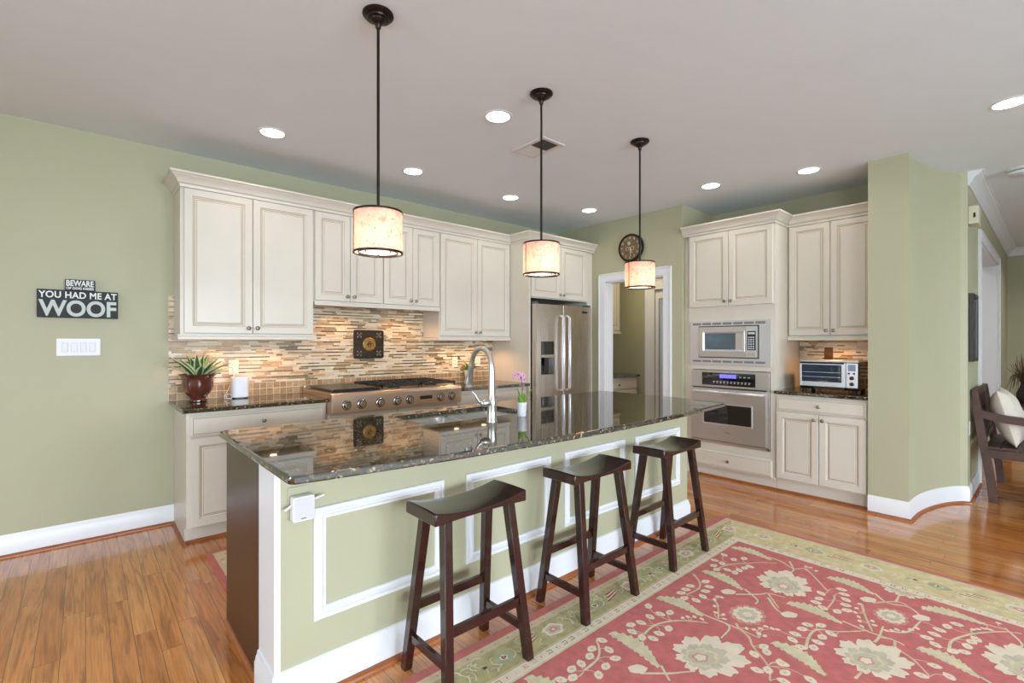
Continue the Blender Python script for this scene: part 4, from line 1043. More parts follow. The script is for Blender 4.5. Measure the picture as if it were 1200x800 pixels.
# ================================================================== PENDANTS AND CEILING FIXTURES
def make_pendant():
    t = thing('pendant_light', '', 'pendant light')
    MB().lathe([(.066, 0), (.067, -.006), (.060, -.014), (.047, -.018), (.045, -.024), (.034, -.026), (.030, -.034), (.014, -.044), (.011, -.062), (.0075, -.066)], (0, 0, 0), 32).build('canopy', BRONZE, parent=t, smooth=35)
    MB().tube([(0, 0, -.05), (0, 0, -.872)], .0065, 12).build('rod', BRONZE, parent=t, smooth=50)
    zt, zb, r = -.868, -1.046, .104
    m = MB(); prof = [(r - .003, zb), (r, zb), (r, zt), (r - .003, zt)]
    sg = 48; vs = [(p[0] * math.cos(2 * PI * i / sg), p[0] * math.sin(2 * PI * i / sg), p[1]) for i in range(sg) for p in prof]
    m.add(vs, [(i * 4 + k, ((i + 1) % sg) * 4 + k, ((i + 1) % sg) * 4 + (k + 1) % 4, i * 4 + (k + 1) % 4) for i in range(sg) for k in range(4)])
    sh = m.build('shade', SHADE, parent=t, smooth=40)
    def ring(z0, z1, r0, r1):
        m = MB(); prof = [(r0, z0), (r1, z0), (r1, z1), (r0, z1)]
        vs = [(p[0] * math.cos(2 * PI * i / sg), p[0] * math.sin(2 * PI * i / sg), p[1]) for i in range(sg) for p in prof]
        return m.add(vs, [(i * 4 + k, ((i + 1) % sg) * 4 + k, ((i + 1) % sg) * 4 + (k + 1) % 4, i * 4 + (k + 1) % 4) for i in range(sg) for k in range(4)])
    ring(zt - .004, zt + .004, r - .004, r + .0022).build('top_rim', BRONZE, parent=sh, smooth=40)
    ring(zb - .003, zb + .005, r - .004, r + .0028).build('bottom_rim', BRONZE, parent=sh, smooth=40)
    ring(zb - .001, zb + .004, .082, .0865).build('inner_ring', BRONZE, parent=sh, smooth=40)
    a = math.radians(168); MB().bar((r * math.cos(a), r * math.sin(a), zb), (r * math.cos(a), r * math.sin(a), zt), .0045, .004, up=(math.cos(a), math.sin(a), 0)).build('seam_strap', BRONZE, parent=sh)
    m = MB()
    for q in range(3):
        an = q * 2 * PI / 3 + .5; m.bar((.008 * math.cos(an), .008 * math.sin(an), zt), (.102 * math.cos(an), .102 * math.sin(an), zt), .005, .003)
    m.build('spider', BRONZE, parent=t)
    MB().lathe([(r - .004, zt - .010), (r - .004, zt - .008), (.012, zt - .008), (.012, zt - .010)], (0, 0, 0), 40, cap=False).build('added_top_disc', SHADE, parent=t)  # disc added to soften the light rings on the ceiling
    MB().lathe([(.017, -.90), (.017, -.94), (.012, -.948)], (0, 0, 0), 16).build('socket', BRONZE, parent=t, smooth=40)
    MB().ball((0, 0, -.975), .021, seg=16, rings=10, sz=1.3).build('bulb', glow('pendant_bulb', (1, .85, .66, 1), 14), parent=t, smooth=60)
    DF = mat('frosted_diffuser', rgb(250, 240, 224), .4, var=.02, emit=(1, .84, .64, 1), estr=1.6)
    df = MB().lathe([(.083, zb + .004), (.083, zb + .007)], (0, 0, 0), 40).build('diffuser', DF, parent=t)
    m = MB()
    for q in range(3):
        an = q * 2 * PI / 3 + 1.1; m.ball((.06 * math.cos(an), .06 * math.sin(an), zb + .002), .004, seg=8, rings=6)
    m.build('finials', BRONZE, parent=df)
    return t
pen = make_pendant()
for k, (x, lb) in enumerate(((.460, 'pendant lamp nearest the camera, hanging over the left end of the island'), (1.470, 'pendant lamp in the middle of the three, in front of the refrigerator cabinet'), (2.465, 'farthest pendant lamp, hanging in front of the wall clock'))):
    o = pen if k == 0 else copy_tree(pen)
    o.location = (x, -2.412, H - .0005); o['label'] = lb; o['group'] = 'pendant lamps over the island'
    d = bpy.data.lights.new('pendant_lamp', 'POINT'); d.energy = PENDANT_W; d.color = (1, .88, .77); d.shadow_soft_size = .022
    q = bpy.data.objects.new('pendant_lamp', d); COL.objects.link(q); q.location = (x, -2.412, H - 1.018)

def make_can():
    t = thing('recessed_light', '', 'ceiling light')
    MB().lathe([(.073, -.0005), (.074, -.004), (.078, -.0065), (.090, -.004), (.092, -.0005)], (0, 0, 0), 36, cap=False).build('trim_ring', WHITE, parent=t, smooth=40)
    MB().lathe([(.0735, -.0005), (.0735, -.0035), (.0001, -.0035)], (0, 0, 0), 36).build('lens', LAMP_CAN, parent=t)
    return t
can = make_can()
CANS = [(.462, -.821, 'recessed ceiling light above the left end wall cabinet'), (1.560, -.806, 'recessed ceiling light in front of the range wall cabinets'), (1.465, -2.03, 'largest recessed ceiling light, between the first and middle pendants'),
        (2.655, -.800, 'recessed ceiling light nearest the refrigerator side panel, seen left of the middle pendant'), (3.60, -1.02, 'recessed ceiling light in front of the refrigerator'), (3.79, -2.287, 'recessed ceiling light in front of the oven cabinet'),
        (4.017, -3.015, 'recessed ceiling light in front of the right wall cabinet'), (3.648, -4.20, 'recessed ceiling light at the right edge of the picture')]
for k, (x, y, lb) in enumerate(CANS):
    o = can if k == 0 else copy_tree(can)
    o.location = (x, y, H); o['label'] = lb; o['group'] = 'recessed ceiling lights'
def can_or_fill_lamp(x, y, p, col=(1, .93, .82)):
    d = bpy.data.lights.new('recessed_or_fill_lamp', 'AREA'); d.shape = 'DISK'; d.size = .14; d.energy = p; d.color = col; d.spread = math.radians(150)
    q = bpy.data.objects.new('recessed_or_fill_lamp', d); COL.objects.link(q); q.location = (x, y, H - .009)
for x, y, lb in CANS: can_or_fill_lamp(x, y, CAN_W)
can_or_fill_lamp(4.7, -.95, CAN_W * 4.5, (1, .84, .6)); can_or_fill_lamp(5.95, -1.2, CAN_W * 12, (.9, .95, 1)); can_or_fill_lamp(7.2, -3.1, CAN_W * 5.0, (1, .97, .93)); can_or_fill_lamp(6.6, -5.2, CAN_W * 3, (1, .95, .9)); can_or_fill_lamp(8.6, -5.0, CAN_W * 8, (1, .95, .9))  # lamps without fixtures, added to brighten pantry, mudroom, passage and foyer

t = thing('ceiling_vent', 'white ceiling air vent behind the rod of the middle pendant', 'air vent', (2.0, -1.85, H))
TVN = FC(H - .0005)
VW = mat('vent_white', rgb(214, 210, 206), .5, var=.01)
MB().rings(1.888, 2.112, -2.018, -1.688, [(0, 0), (.002, .006), (.012, .008), (.034, .005), (.034, .0005)], TVN, inner_open=True).build('frame', VW, parent=t)
m = MB()
for k in range(11):
    y = -1.995 + k * .0135; m.bar((1.924, y, H - .004), (2.076, y, H - .004), .0015, .009, up=(0, .75, .7))
m.build('louvers', mat('vent_louver_shaded', rgb(120, 112, 106), .5), parent=t)  # white louvers in shade: the darker look is put into their colour
m = MB()
for k in range(10):
    y = -1.842 + k * .0135; m.bar((1.924, y, H - .004), (2.076, y, H - .004), .0015, .012, up=(0, -.75, .7))
m.build('louvers', VW, parent=t)
MB().box(1.923, 2.077, -1.984, -1.722, H - .0008, H - .0003).build('duct_opening', mat('duct_dark', rgb(60, 56, 52), .9), parent=t)

t = thing('smoke_detector', 'round white smoke detector on the ceiling at the right edge', 'smoke detector', (5.28, -4.195, H))
MB().lathe([(.088, -.0005), (.088, -.014), (.080, -.018)], (5.28, -4.195, H), 36).build('base', PLASTIC, parent=t, smooth=35)
MB().lathe([(.070, -.018), (.070, -.026)], (5.28, -4.195, H), 36).build('vent_gap', mat('detector_gap', rgb(90, 92, 96), .6), parent=t)
MB().lathe([(.078, -.026), (.080, -.030), (.079, -.044), (.066, -.052), (.0001, -.053)], (5.28, -4.195, H), 36).build('cover', PLASTIC, parent=t, smooth=35)

# ================================================================== FOYER SIDE
t = thing('door_chime', 'small beige door chime box high on the foyer wall by the crown molding', 'door chime', (5.16, -3.92, 2.34))
MB().box(5.07, 5.25, -3.957, -3.8935, 2.345, 2.495).build('cover', mat('beige_plastic', rgb(206, 202, 178), .45, var=.02), parent=t, bevel=.004)
MB().box(5.0695, 5.0705, -3.94, -3.925, 2.395, 2.435).build('side_slot', BLACK, parent=t)
t = thing('framed_picture', 'dark framed picture hanging on the foyer wall above the bench', 'picture', (5.27, -3.91, 1.19))
T = FB(-3.8945)
MB().rings(5.09, 5.45, 1.185, 1.765, [(0, 0), (0, .030), (.006, .034), (.030, .030), (.036, .018), (.036, 0)], T, inner_open=True).build('frame', mat('dark_picture_frame', rgb(46, 40, 36), .4, var=.2), parent=t)
MB().box(5.126, 5.414, 1.221, 1.729, .002, .012, 0, T).build('print', mat('grey_photo_print', rgb(120, 120, 118), .5, var=.5, nscale=14), parent=t)
outlet('white outlet low on the foyer wall behind the bench', 5.14, .62, FB(-3.8935))

t = thing('bench', 'weathered brown wooden bench with arms against the foyer wall', 'bench', (5.7, -4.2, 0))
def sweep_post(x0, x1, pts, m):
    """side profile of (y, z, half depth) extruded in x"""
    for (y0, z0, h0), (y1, z1, h1) in zip(pts, pts[1:]):
        m.hexa([(x0, y0 - h0, z0), (x1, y0 - h0, z0), (x1, y0 + h0, z0), (x0, y0 + h0, z0)], [(x0, y1 - h1, z1), (x1, y1 - h1, z1), (x1, y1 + h1, z1), (x0, y1 + h1, z1)])
    return m
BACK = [(-4.035, .0005, .027), (-4.022, .16, .027), (-3.998, .34, .028), (-3.980, .46, .028), (-3.958, .62, .027), (-3.935, .80, .026), (-3.922, .945, .018)]
for x in (5.20, 6.09): sweep_post(x, x + .055, BACK, MB()).build('rear_post', BENCHWOOD, parent=t)
for x in (5.20, 6.09): MB().box(x, x + .055, -4.52, -4.465, .0005, .70).build('front_leg', BENCHWOOD, parent=t, bevel=.004)
for x in (5.195, 6.085):
    m = MB(); P = [(-3.955, .745), (-4.08, .712), (-4.22, .700), (-4.36, .705), (-4.545, .715)]
    for (y0, z0), (y1, z1) in zip(P, P[1:]): m.hexa([(x, y0, z0 - .032), (x + .065, y0, z0 - .032), (x + .065, y0, z0 + .03), (x, y0, z0 + .03)], [(x, y1, z1 - .032), (x + .065, y1, z1 - .032), (x + .065, y1, z1 + .03), (x, y1, z1 + .03)])
    m.build('arm', BENCHWOOD, parent=t)
for x in (5.205, 6.10): MB().box(x, x + .04, -4.47, -3.99, .375, .445).build('side_rail', BENCHWOOD, parent=t, bevel=.003)
MB().box(5.25, 6.10, -4.515, -4.475, .375, .445).build('front_rail', BENCHWOOD, parent=t, bevel=.003)
m = MB()
for k in range(5): m.box(5.245, 6.10, -4.075 - k * .098, -3.985 - k * .098, .446, .466)
m.build('seat', BENCHWOOD, parent=t, bevel=.003)
m = MB()
m.bar((5.25, -3.925, .915), (6.10, -3.925, .915), .022, .06); m.bar((5.25, -3.972, .53), (6.10, -3.972, .53), .022, .05)
for k in range(7): x = 5.33 + k * .115; m.bar((x, -3.968, .55), (x, -3.929, .90), .05, .014, up=(0, 1, .1))
m.build('backrest', BENCHWOOD, parent=t)

LINEN = mat('ivory_linen', rgb(220, 210, 196), .85, var=.05, nscale=30, bump=.3, bscale=300)
def pillow(name, label, c, wd, ht, th, tilt, rz):
    m = MB(); n = 18; vs = []; rnd = random.Random(4)
    M_ = Matrix.Translation(c) @ Matrix.Rotation(rz, 4, 'Z') @ Matrix.Rotation(tilt, 4, 'X')
    for side in (1, -1):
        for i in range(n + 1):
            for j in range(n + 1):
                a = -1 + 2 * i / n; b = -1 + 2 * j / n; e = (1 - abs(a) ** 2.6) * (1 - abs(b) ** 2.6); e = max(0, e) ** .55
                px = a * wd / 2 * (1 - .10 * (1 - b * b) * abs(a) ** 3 * 0 - .05 * (1 - b * b)); pz = b * ht / 2 * (1 - .05 * (1 - a * a))
                wr = .006 * math.sin(9 * a + 4 * b) * math.cos(7 * b - 3 * a) * e
                vs.append(tuple(M_ @ Vector((px, side * (th / 2 * e + wr + .001), pz))))
    I = lambda s_, i, j: s_ * (n + 1) ** 2 + i * (n + 1) + j; fs = []
    for s_ in (0, 1):
        for i in range(n):
            for j in range(n): fs.append((I(s_, i, j), I(s_, i + 1, j), I(s_, i + 1, j + 1), I(s_, i, j + 1)))
    for k in range(n):
        for (p, q) in (((k, 0), (k + 1, 0)), ((k, n), (k + 1, n)), ((0, k), (0, k + 1)), ((n, k), (n, k + 1))): fs.append((I(0, *p), I(0, *q), I(1, *q), I(1, *p)))
    return m.add(vs, fs).build(name, LINEN, smooth=70)
tag(pillow('pillow', 'large ivory linen pillow leaning on the back of the bench', (5.53, -4.11, .708), .50, .48, .19, math.radians(-14), 0), 'large ivory linen pillow leaning on the back of the bench', 'pillow')

t = thing('console_table', 'low dark console table beyond the bench at the right edge', 'table', (8.35, -4.12, 0))
DWOOD = mat('dark_table_wood', rgb(48, 32, 26), .35, var=.2)
MB().box(7.95, 8.75, -4.36, -3.93, .555, .585).build('tabletop', DWOOD, parent=t, bevel=.004)
for x in (7.98, 8.68):
    for y in (-4.33, -4.0): MB().box(x, x + .045, y, y + .045, .0005, .5545).build('leg', DWOOD, parent=t)
MB().box(8.0, 8.70, -4.32, -3.97, .49, .5545).build('apron', DWOOD, parent=t)
t = thing('twig_arrangement', 'dark vase of dried twigs standing on the low console table', 'dried twigs', (8.35, -4.13, .5855))
MB().lathe([(.05, 0), (.075, .05), (.08, .12), (.05, .20), (.038, .24), (.045, .25), (.034, .24), (.0001, .20)], (8.35, -4.13, .5857), 20).build('vase', mat('dark_vase', rgb(52, 42, 36), .3, var=.1), parent=t, smooth=40)
rnd = random.Random(8); m = MB()
for k in range(170):
    a = rnd.random() * 2 * PI; r = rnd.random(); tx, ty, tz = 8.35 + math.cos(a) * r * .30, -4.13 + math.sin(a) * r * .17, rnd.uniform(.80, 1.24) - r * .10
    mx, my, mz = 8.35 + math.cos(a) * r * .16, -4.13 + math.sin(a) * r * .11, .95
    m.tube(smooth_path([(8.35 + .01 * math.cos(a), -4.13 + .01 * math.sin(a), .80), (mx, my, mz), (tx, ty, tz)], 3), [.0030] * 6 + [.0012], 5)
tw = m.build('twigs', mat('dried_twig', rgb(104, 84, 58), .8, var=.3), parent=t)
tw['kind'] = 'stuff'

# leafy plant beyond the glazed door
t = thing('potted_shrub', 'leafy green plant glimpsed through the glazed door past the doorway', 'plant', (5.72, -1.02, 0))
MB().lathe([(.12, 0), (.16, .28), (.165, .30), (.14, .30), (.0001, .27)], (5.72, -1.02, .0005), 24).build('pot', PLASTIC, parent=t, smooth=40)
rnd = random.Random(21); m = MB()
m.tube([(5.72, -1.02, .26), (5.72, -1.02, .62)], .012, 8, 0)
for k in range(70):
    az = rnd.random() * 2 * PI; blade(m, (5.72, -1.02, .42 + .3 * rnd.random()), az, rnd.uniform(.15, .30), rnd.uniform(.4, 1.2), .030, .8, edge=False, n=5)
m.build('foliage', [LEAFG, LEAFL], parent=t, smooth=60, fix=False)

# ================================================================== RUGS
def rug_mat(name, c, var=.1): return mat(name, c, .95, var=var, nscale=22, bump=.5, bscale=420)
RUGM = [rug_mat('rug_red', rgb(202, 114, 110), .12), rug_mat('rug_rose_edge', rgb(196, 112, 104), .1), rug_mat('rug_sand', rgb(214, 192, 158)), rug_mat('rug_olive_gold', rgb(182, 172, 124), .2),
        rug_mat('rug_cream', rgb(232, 218, 194), .06), rug_mat('rug_pale_green', rgb(216, 206, 170), .1), rug_mat('rug_grey_green', rgb(204, 194, 168), .12), rug_mat('rug_pink', rgb(214, 150, 136), .12), rug_mat('rug_brown', rgb(104, 80, 44), .15), rug_mat('rug_dark_red', rgb(160, 62, 58), .15), rug_mat('rug_sage', rgb(176, 176, 138), .2), rug_mat('rug_pale_gold', rgb(216, 200, 152), .12)]
RED, ROSE, SAND, OLIVE, CRM, PALE, GREY, PNK, BRN, DRED, SAGE, GOLD = range(12)
RUG_PETALS = [(0.908,-3.082),(0.952,-3.105),(0.987,-3.069),(1.042,-3.164),(1.042,-3.073),(1.105,-3.151),(1.106,-3.066),(1.152,-3.04),(1.176,-3.147),(1.202,-3.094),(1.233,-3.032),(1.385,-3.14),(1.388,-3.084),(1.416,-3.177),(1.43,-3.049),(1.47,-3.174),(1.482,-3.07),(1.538,-3.183),(1.548,-3.575),(1.557,-3.071),(1.559,-3.671),(1.581,-3.604),(1.616,-3.656),(1.616,-3.091),(1.635,-3.013),(1.643,-3.525),(1.647,-3.738),(1.663,-3.116),(1.669,-3.63),(1.669,-3.621),(1.699,-3.555),(1.728,-3.532),(1.841,-3.095),(1.847,-3.643),(1.867,-3.146),(1.876,-3.598),(1.877,-3.056),(1.884,-3.68),(1.93,-3.151),(1.93,-3.055),(1.933,-3.59),(1.941,-3.68),(1.984,-3.051),(1.993,-3.135),(1.999,-3.68),(2.0,-3.598),(2.008,-4.025),(2.052,-3.126),(2.057,-3.603),(2.058,-3.7),(2.083,-4.1),(2.094,-3.085),(2.098,-3.647),(2.123,-4.051),(2.278,-3.605),(2.282,-3.059),(2.294,-3.663),(2.306,-4.088),(2.31,-3.565),(2.311,-4.03),(2.316,-3.023),(2.322,-3.147),(2.324,-3.103),(2.336,-4.121),(2.341,-3.692),(2.348,-3.996),(2.363,-3.564),(2.37,-3.151),(2.382,-3.044),(2.39,-2.994),(2.394,-3.674),(2.401,-4.125),(2.407,-4.014),(2.421,-3.16),(2.432,-3.554),(2.455,-3.66),(2.459,-4.134),(2.464,-3.173),(2.468,-4.025),(2.487,-3.068),(2.499,-4.145),(2.508,-2.999),(2.511,-3.639),(2.533,-4.044),(2.549,-3.104),(2.56,-3.614),(2.59,-4.072)]
RUG_DOTS = [(1.667,-3.182),(1.695,-3.194),(1.719,-3.215),(1.728,-3.248),(1.945,-3.207),(1.988,-3.204),(1.995,-3.223),(1.885,-3.236),(1.833,-3.266),(1.842,-3.3),(1.809,-3.32),(1.81,-3.425),(1.827,-3.451),(1.858,-3.468),(1.895,-3.478),(1.899,-3.504),(1.909,-3.524),(1.813,-3.504),(1.811,-3.481),(2.459,-3.718),(2.399,-3.718),(2.35,-3.725),(2.317,-3.746),(2.277,-3.759),(2.233,-3.777),(2.323,-3.8),(2.288,-3.815),(2.277,-3.862),(2.295,-3.878),(2.324,-3.893),(2.329,-3.919),(2.373,-3.936),(2.406,-3.954),(2.588,-4.127),(2.611,-4.143),(2.637,-4.159),(2.647,-4.18),(2.75,-4.202),(2.72,-3.418),(2.698,-3.453),(2.716,-3.397)]
RUG_BUDS = [(2.078,-3.219),(2.084,-3.515),(2.542,-3.737),(2.534,-3.951),(1.189,-3.248)]
RUG_VINES = [[(2.124,-2.996),(2.057,-3.069),(1.984,-3.097),(1.887,-3.085)],[(1.416,-3.131),(1.512,-3.126),(1.604,-3.161),(1.673,-3.223),(1.717,-3.285)],[(1.021,-3.108),(1.113,-3.1),(1.176,-3.062),(1.214,-3.015)],[(2.29,-3.055),(2.401,-3.08),(2.492,-3.143),(2.565,-3.188),(2.628,-3.263)],[(1.786,-3.174),(1.771,-3.237),(1.778,-3.339),(1.779,-3.409),(1.778,-3.494)],[(1.778,-3.339),(1.75,-3.372),(1.648,-3.379)],[(1.816,-3.373),(1.784,-3.402),(1.75,-3.459),(1.693,-3.501),(1.608,-3.594),(1.521,-3.634)],[(2.172,-3.264),(2.111,-3.354),(2.06,-3.364)],[(2.082,-3.257),(2.175,-3.34),(2.22,-3.366),(2.241,-3.442)],[(2.22,-3.366),(2.107,-3.459)],[(1.174,-3.269),(1.264,-3.349),(1.309,-3.38),(1.353,-3.411)],[(1.279,-3.301),(1.225,-3.371)],[(1.935,-3.212),(1.898,-3.247),(1.788,-3.301)],[(2.717,-3.304),(2.614,-3.361),(2.552,-3.359)],[(2.681,-3.194),(2.678,-3.269),(2.629,-3.356),(2.671,-3.411),(2.483,-3.57)],[(2.458,-3.606),(2.409,-3.619),(2.291,-3.622)],[(2.174,-3.383),(2.088,-3.455),(2.069,-3.501)],[(1.851,-3.661),(1.944,-3.641),(2.046,-3.646),(2.101,-3.717),(2.214,-3.806)],[(2.467,-3.726),(2.381,-3.753),(2.287,-3.791),(2.219,-3.821)],[(2.216,-3.705),(2.204,-3.808),(2.212,-3.901),(2.2,-3.941)],[(2.645,-3.743),(2.578,-3.81),(2.608,-3.891),(2.546,-3.949)],[(2.52,-3.759),(2.632,-3.844),(2.608,-3.891)],[(2.623,-3.837),(2.715,-3.834)],[(2.129,-3.847),(2.191,-3.851),(2.308,-3.844)],[(2.191,-3.851),(2.212,-3.901),(2.153,-3.919),(2.108,-3.984),(2.025,-4.049)],[(2.292,-3.887),(2.344,-3.932),(2.495,-3.953)],[(2.317,-4.075),(2.409,-4.076),(2.543,-4.131),(2.668,-4.22),(2.711,-4.28)],[(2.692,-4.162),(2.699,-4.226)],[(1.787,-3.854),(1.851,-3.861)]]
class Rug:
    """woven pattern: flat patches in thin layers on the pile, all one mesh"""
    def __init__(s, top): s.m = MB(); s.top = top; s.clip = None; s.lift = 0; s.sub = 0
    def poly(s, P, mi, layer):
        if s.clip:
            P = Rug.clip_poly(P, s.clip)
            if len(P) < 3: return
        z = s.top + .00022 * (layer + s.lift)
        c = (sum(p[0] for p in P) / len(P), sum(p[1] for p in P) / len(P))
        tris = tessellate_polygon([[Vector((x, y, 0)) for x, y in P]])
        b = len(s.m.v); s.m.v += [(x, y, z) for x, y in P]
        for tr in tris:
            a, d, e = (P[i] for i in tr)
            if (d[0] - a[0]) * (e[1] - a[1]) - (d[1] - a[1]) * (e[0] - a[0]) < 0: tr = tr[::-1]
            s.m.f.append([b + i for i in tr]); s.m.m.append(mi)
    @staticmethod
    def clip_poly(P, box):
        x0, x1, y0, y1 = box
        for ax, val, sgn in ((0, x0, 1), (0, x1, -1), (1, y0, 1), (1, y1, -1)):
            out = []
            for i in range(len(P)):
                a, b = P[i - 1], P[i]; ia = (a[ax] - val) * sgn >= 0; ib = (b[ax] - val) * sgn >= 0
                if ia != ib:
                    f = (val - a[ax]) / (b[ax] - a[ax]); out.append((a[0] + (b[0] - a[0]) * f, a[1] + (b[1] - a[1]) * f))
                if ib: out.append(b)
            P = out
            if not P: return P
        return P
    def blob(s, c, rx, ry, an, mi, layer, n=12, wob=0.0, ph=0):
        ca, sa = math.cos(an), math.sin(an); P = []
        for k in range(n):
            q = 2 * PI * k / n; r = 1 + wob * math.cos(q * 5 + ph); x, y = rx * r * math.cos(q), ry * r * math.sin(q)
            P.append((c[0] + x * ca - y * sa, c[1] + x * sa + y * ca))
        s.poly(P, mi, layer)
    def stroke(s, pts, w, mi, layer, w1=None):
        Q = smooth_path([(x, y, 0) for x, y in pts], 5); w1 = w if w1 is None else w1; L = []; R = []
        for i in range(len(Q)):
            a = Vector(Q[max(i - 1, 0)]); b = Vector(Q[min(i + 1, len(Q) - 1)]); d = (b - a).normalized() if (b - a).length else Vector((1, 0, 0)); f = i / (len(Q) - 1); ww = (w + (w1 - w) * f) / 2
            L.append((Q[i][0] - d.y * ww, Q[i][1] + d.x * ww)); R.append((Q[i][0] + d.y * ww, Q[i][1] - d.x * ww))
        for i in range(len(Q) - 1): s.poly([R[i], R[i + 1], L[i + 1], L[i]], mi, layer)
    def leaf(s, a, b, w, mi, layer):
        a = Vector(a); b = Vector(b); d = b - a; n = Vector((-d.y, d.x)).normalized(); up = []; dn = []; N = 18
        for k in range(N + 1):
            f = k / N; h = w * math.sin(PI * min(1, f * .86 + .07)) ** .8 * (1 - .35 * f); z = h * (1.22 if k % 2 else .74)
            c = a + d * f + n * w * .55 * math.sin(f * PI * 1.2)
            up.append(tuple(c + n * z - d * (.03 if k % 2 else 0))); dn.append(tuple(c - n * h * (.74 if k % 2 else 1.12)))
        s.poly(up + dn[::-1], mi, layer)
    def palmette(s, c, an, R, round_=False):
        def star(r0, r1, lobes, mi, layer, asym=0.0, sh=0.0):
            P = []; n = lobes * 12
            for k in range(n):
                q = 2 * PI * k / n
                r = (r0 + (r1 - r0) * (abs(math.cos(lobes * q / 2)) ** .55 * .95 + .16 * math.sin(lobes * 2.5 * q + 1) + .10 * math.sin(3 * q + 2))) * (1 + asym * math.cos(q))
                x, y = r * math.cos(q) + sh, r * .82 * math.sin(q); P.append((c[0] + x * math.cos(an) - y * math.sin(an), c[1] + x * math.sin(an) + y * math.cos(an)))
            s.poly(P, mi, layer)
        if round_:
            star(R * .84, R * 1.02, 12, PNK, 5); star(R * .66, R * .82, 11, CRM, 6); star(R * .46, R * .58, 9, GREY, 7); star(R * .2, R * .28, 6, CRM, 8)
        else:
            star(R * .78, R * 1.10, 9, CRM, 5, .24); star(R * .52, R * .70, 9, GREY, 6, .2, -R * .08); star(R * .40, R * .50, 7, PALE, 7, .1, -R * .12); star(R * .33, R * .41, 7, GREY, 8, .1, -R * .12); star(R * .17, R * .25, 5, PNK, 8.5, 0, -R * .12); star(R * .12, R * .18, 5, CRM, 9, 0, -R * .12)
def build_rug(name, label, x0, x1, y0, y1):
    t = Rug(.0112); m = t.m; rnd = random.Random(17)
    m.prism(rrect(x0, x1, y0, y1, .012, 3), .0006, .0110, ROSE)
    fx1, fy1 = x1 - .400, y1 - .300; fx0, fy0 = x0 + .400, y0 + .300     # red field
    # side borders: sand band, olive border, guard stripe, field
    t.poly(rect(x0 + .030, x1 - .030, y0 + .048, y1 - .048), SAND, 0)
    t.poly(rect(x0 + .052, x1 - .052, y0 + .090, y1 - .090), OLIVE, 1)
    t.poly([(x1 - .052, y0 + .090), (x1 - .052, y1 - .090), (fx1 + .05, fy1 + .05), (fx1 + .05, fy0 - .05)], GOLD, 1.15)
    t.poly(rect(fx0 - .072, fx1 + .072, fy0 - .068, fy1 + .068), SAND, 2)
    t.poly(rect(fx0 - .064, fx1 + .064, fy0 - .060, fy1 + .060), BRN, 2.4); t.poly(rect(fx0 - .0625, fx1 + .0625, fy0 - .0585, fy1 + .0585), CRM, 2.6)
    t.poly(rect(fx0 - .010, fx1 + .010, fy0 - .010, fy1 + .010), PALE, 3); t.poly(rect(fx0, fx1, fy0, fy1), RED, 4)
    # guard stripe marks
    def along(step, off_n, off_x, fn):
        x = fx0 - .03
        while x < fx1 + .03: fn(x, fy1 + off_n, 0); fn(x, fy0 - off_n, 0); x += step
        y = fy0
        while y < fy1: fn(fx1 + off_x, y, PI / 2); fn(fx0 - off_x, y, PI / 2); y += step
    def hook(x, y, a):
        q = rnd.choice((BRN, GREY, PNK)); c, s_ = math.cos(a), math.sin(a); F = lambda u, v: (x + u * c - v * s_, y + u * s_ + v * c)
        t.poly([F(-.014, -.010), F(.014, -.010), F(.014, -.007), F(-.014, -.007)], q, 3.2); t.poly([F(.011, -.007), F(.014, -.007), F(.014, .012), F(.011, .012)], q, 3.2)
        t.poly([F(-.010, .009), F(.011, .009), F(.011, .012), F(-.010, .012)], q, 3.2); t.blob(F(-.002, .001), .005, .004, 0, rnd.choice((ROSE, GREY)), 3.3, 8)
    along(.048, .035, .038, hook)
    def dot(x, y, a): t.blob((x, y), .009, .007, a, GREY, 1.2, 8); t.blob((x, y), .004, .003, a, BRN, 1.3, 6)
    x = x0 + .08
    while x < x1 - .06: dot(x, y1 - .069, 0); dot(x, y0 + .069, 0); x += .075
    # main border flowers, curls and strokes
    def motif(x, y, k, a):
        c, s_ = math.cos(a), math.sin(a); F = lambda u, v: (x + u * c - v * s_, y + u * s_ + v * c)
        if k == 0:
            t.blob(F(0, 0), .050, .040, a, SAGE, 2.05, 14, .08); t.blob(F(0, 0), .020, .017, a, CRM, 2.1, 10, .12); t.blob(F(0, 0), .013, .010, a, BRN, 2.2, 8, .3); t.blob(F(0, 0), .005, .004, a, SAND, 2.3, 6)
            for q in (-1, 1): t.stroke([F(q * .03, -.03), F(q * .06, -.01), F(q * .055, .025), F(q * .035, .03)], .005, CRM, 2.2, .002)
        elif k == 1:
            for q in range(5): t.stroke([F(-.07 + q * .012, -.022 + q * .012), F(-.02 + q * .010, -.012 + q * .011), F(.06, .006 + q * .008)], .009, (DRED, CRM)[q % 2], 2.1 + q * .02, .002)
            t.stroke([F(-.05, .038), F(0, .046), F(.05, .034)], .012, SAGE, 2.1, .003)
        elif k == 2:
            t.palmette_small(F(0, 0), a)
        else:
            for q in range(4): t.stroke([F(-.05 + q * .03, -.035), F(-.035 + q * .03, 0), F(-.055 + q * .03, .035)], .007, (CRM, PALE, SAGE, GREY)[q], 2.1, .003)
            t.blob(F(.05, 0), .012, .009, a, BRN, 2.2, 8, .2)
    def psmall(c, a):
        t.blob(c, .055, .042, a, CRM, 2.1, 30, .10); t.blob(c, .040, .030, a, GREY, 2.15, 24, .08); t.blob(c, .024, .018, a, PNK, 2.2, 18, .1); t.blob(c, .010, .008, a, CRM, 2.25, 8)
    t.palmette_small = psmall
    x = x0 + .12; k = 0
    while x < x1 - .1:
        motif(x, y1 - .160, k % 4, 0); motif(x, y0 + .160, k % 4, PI); x += .152; k += 1
    y = y1 - .38; k = 2
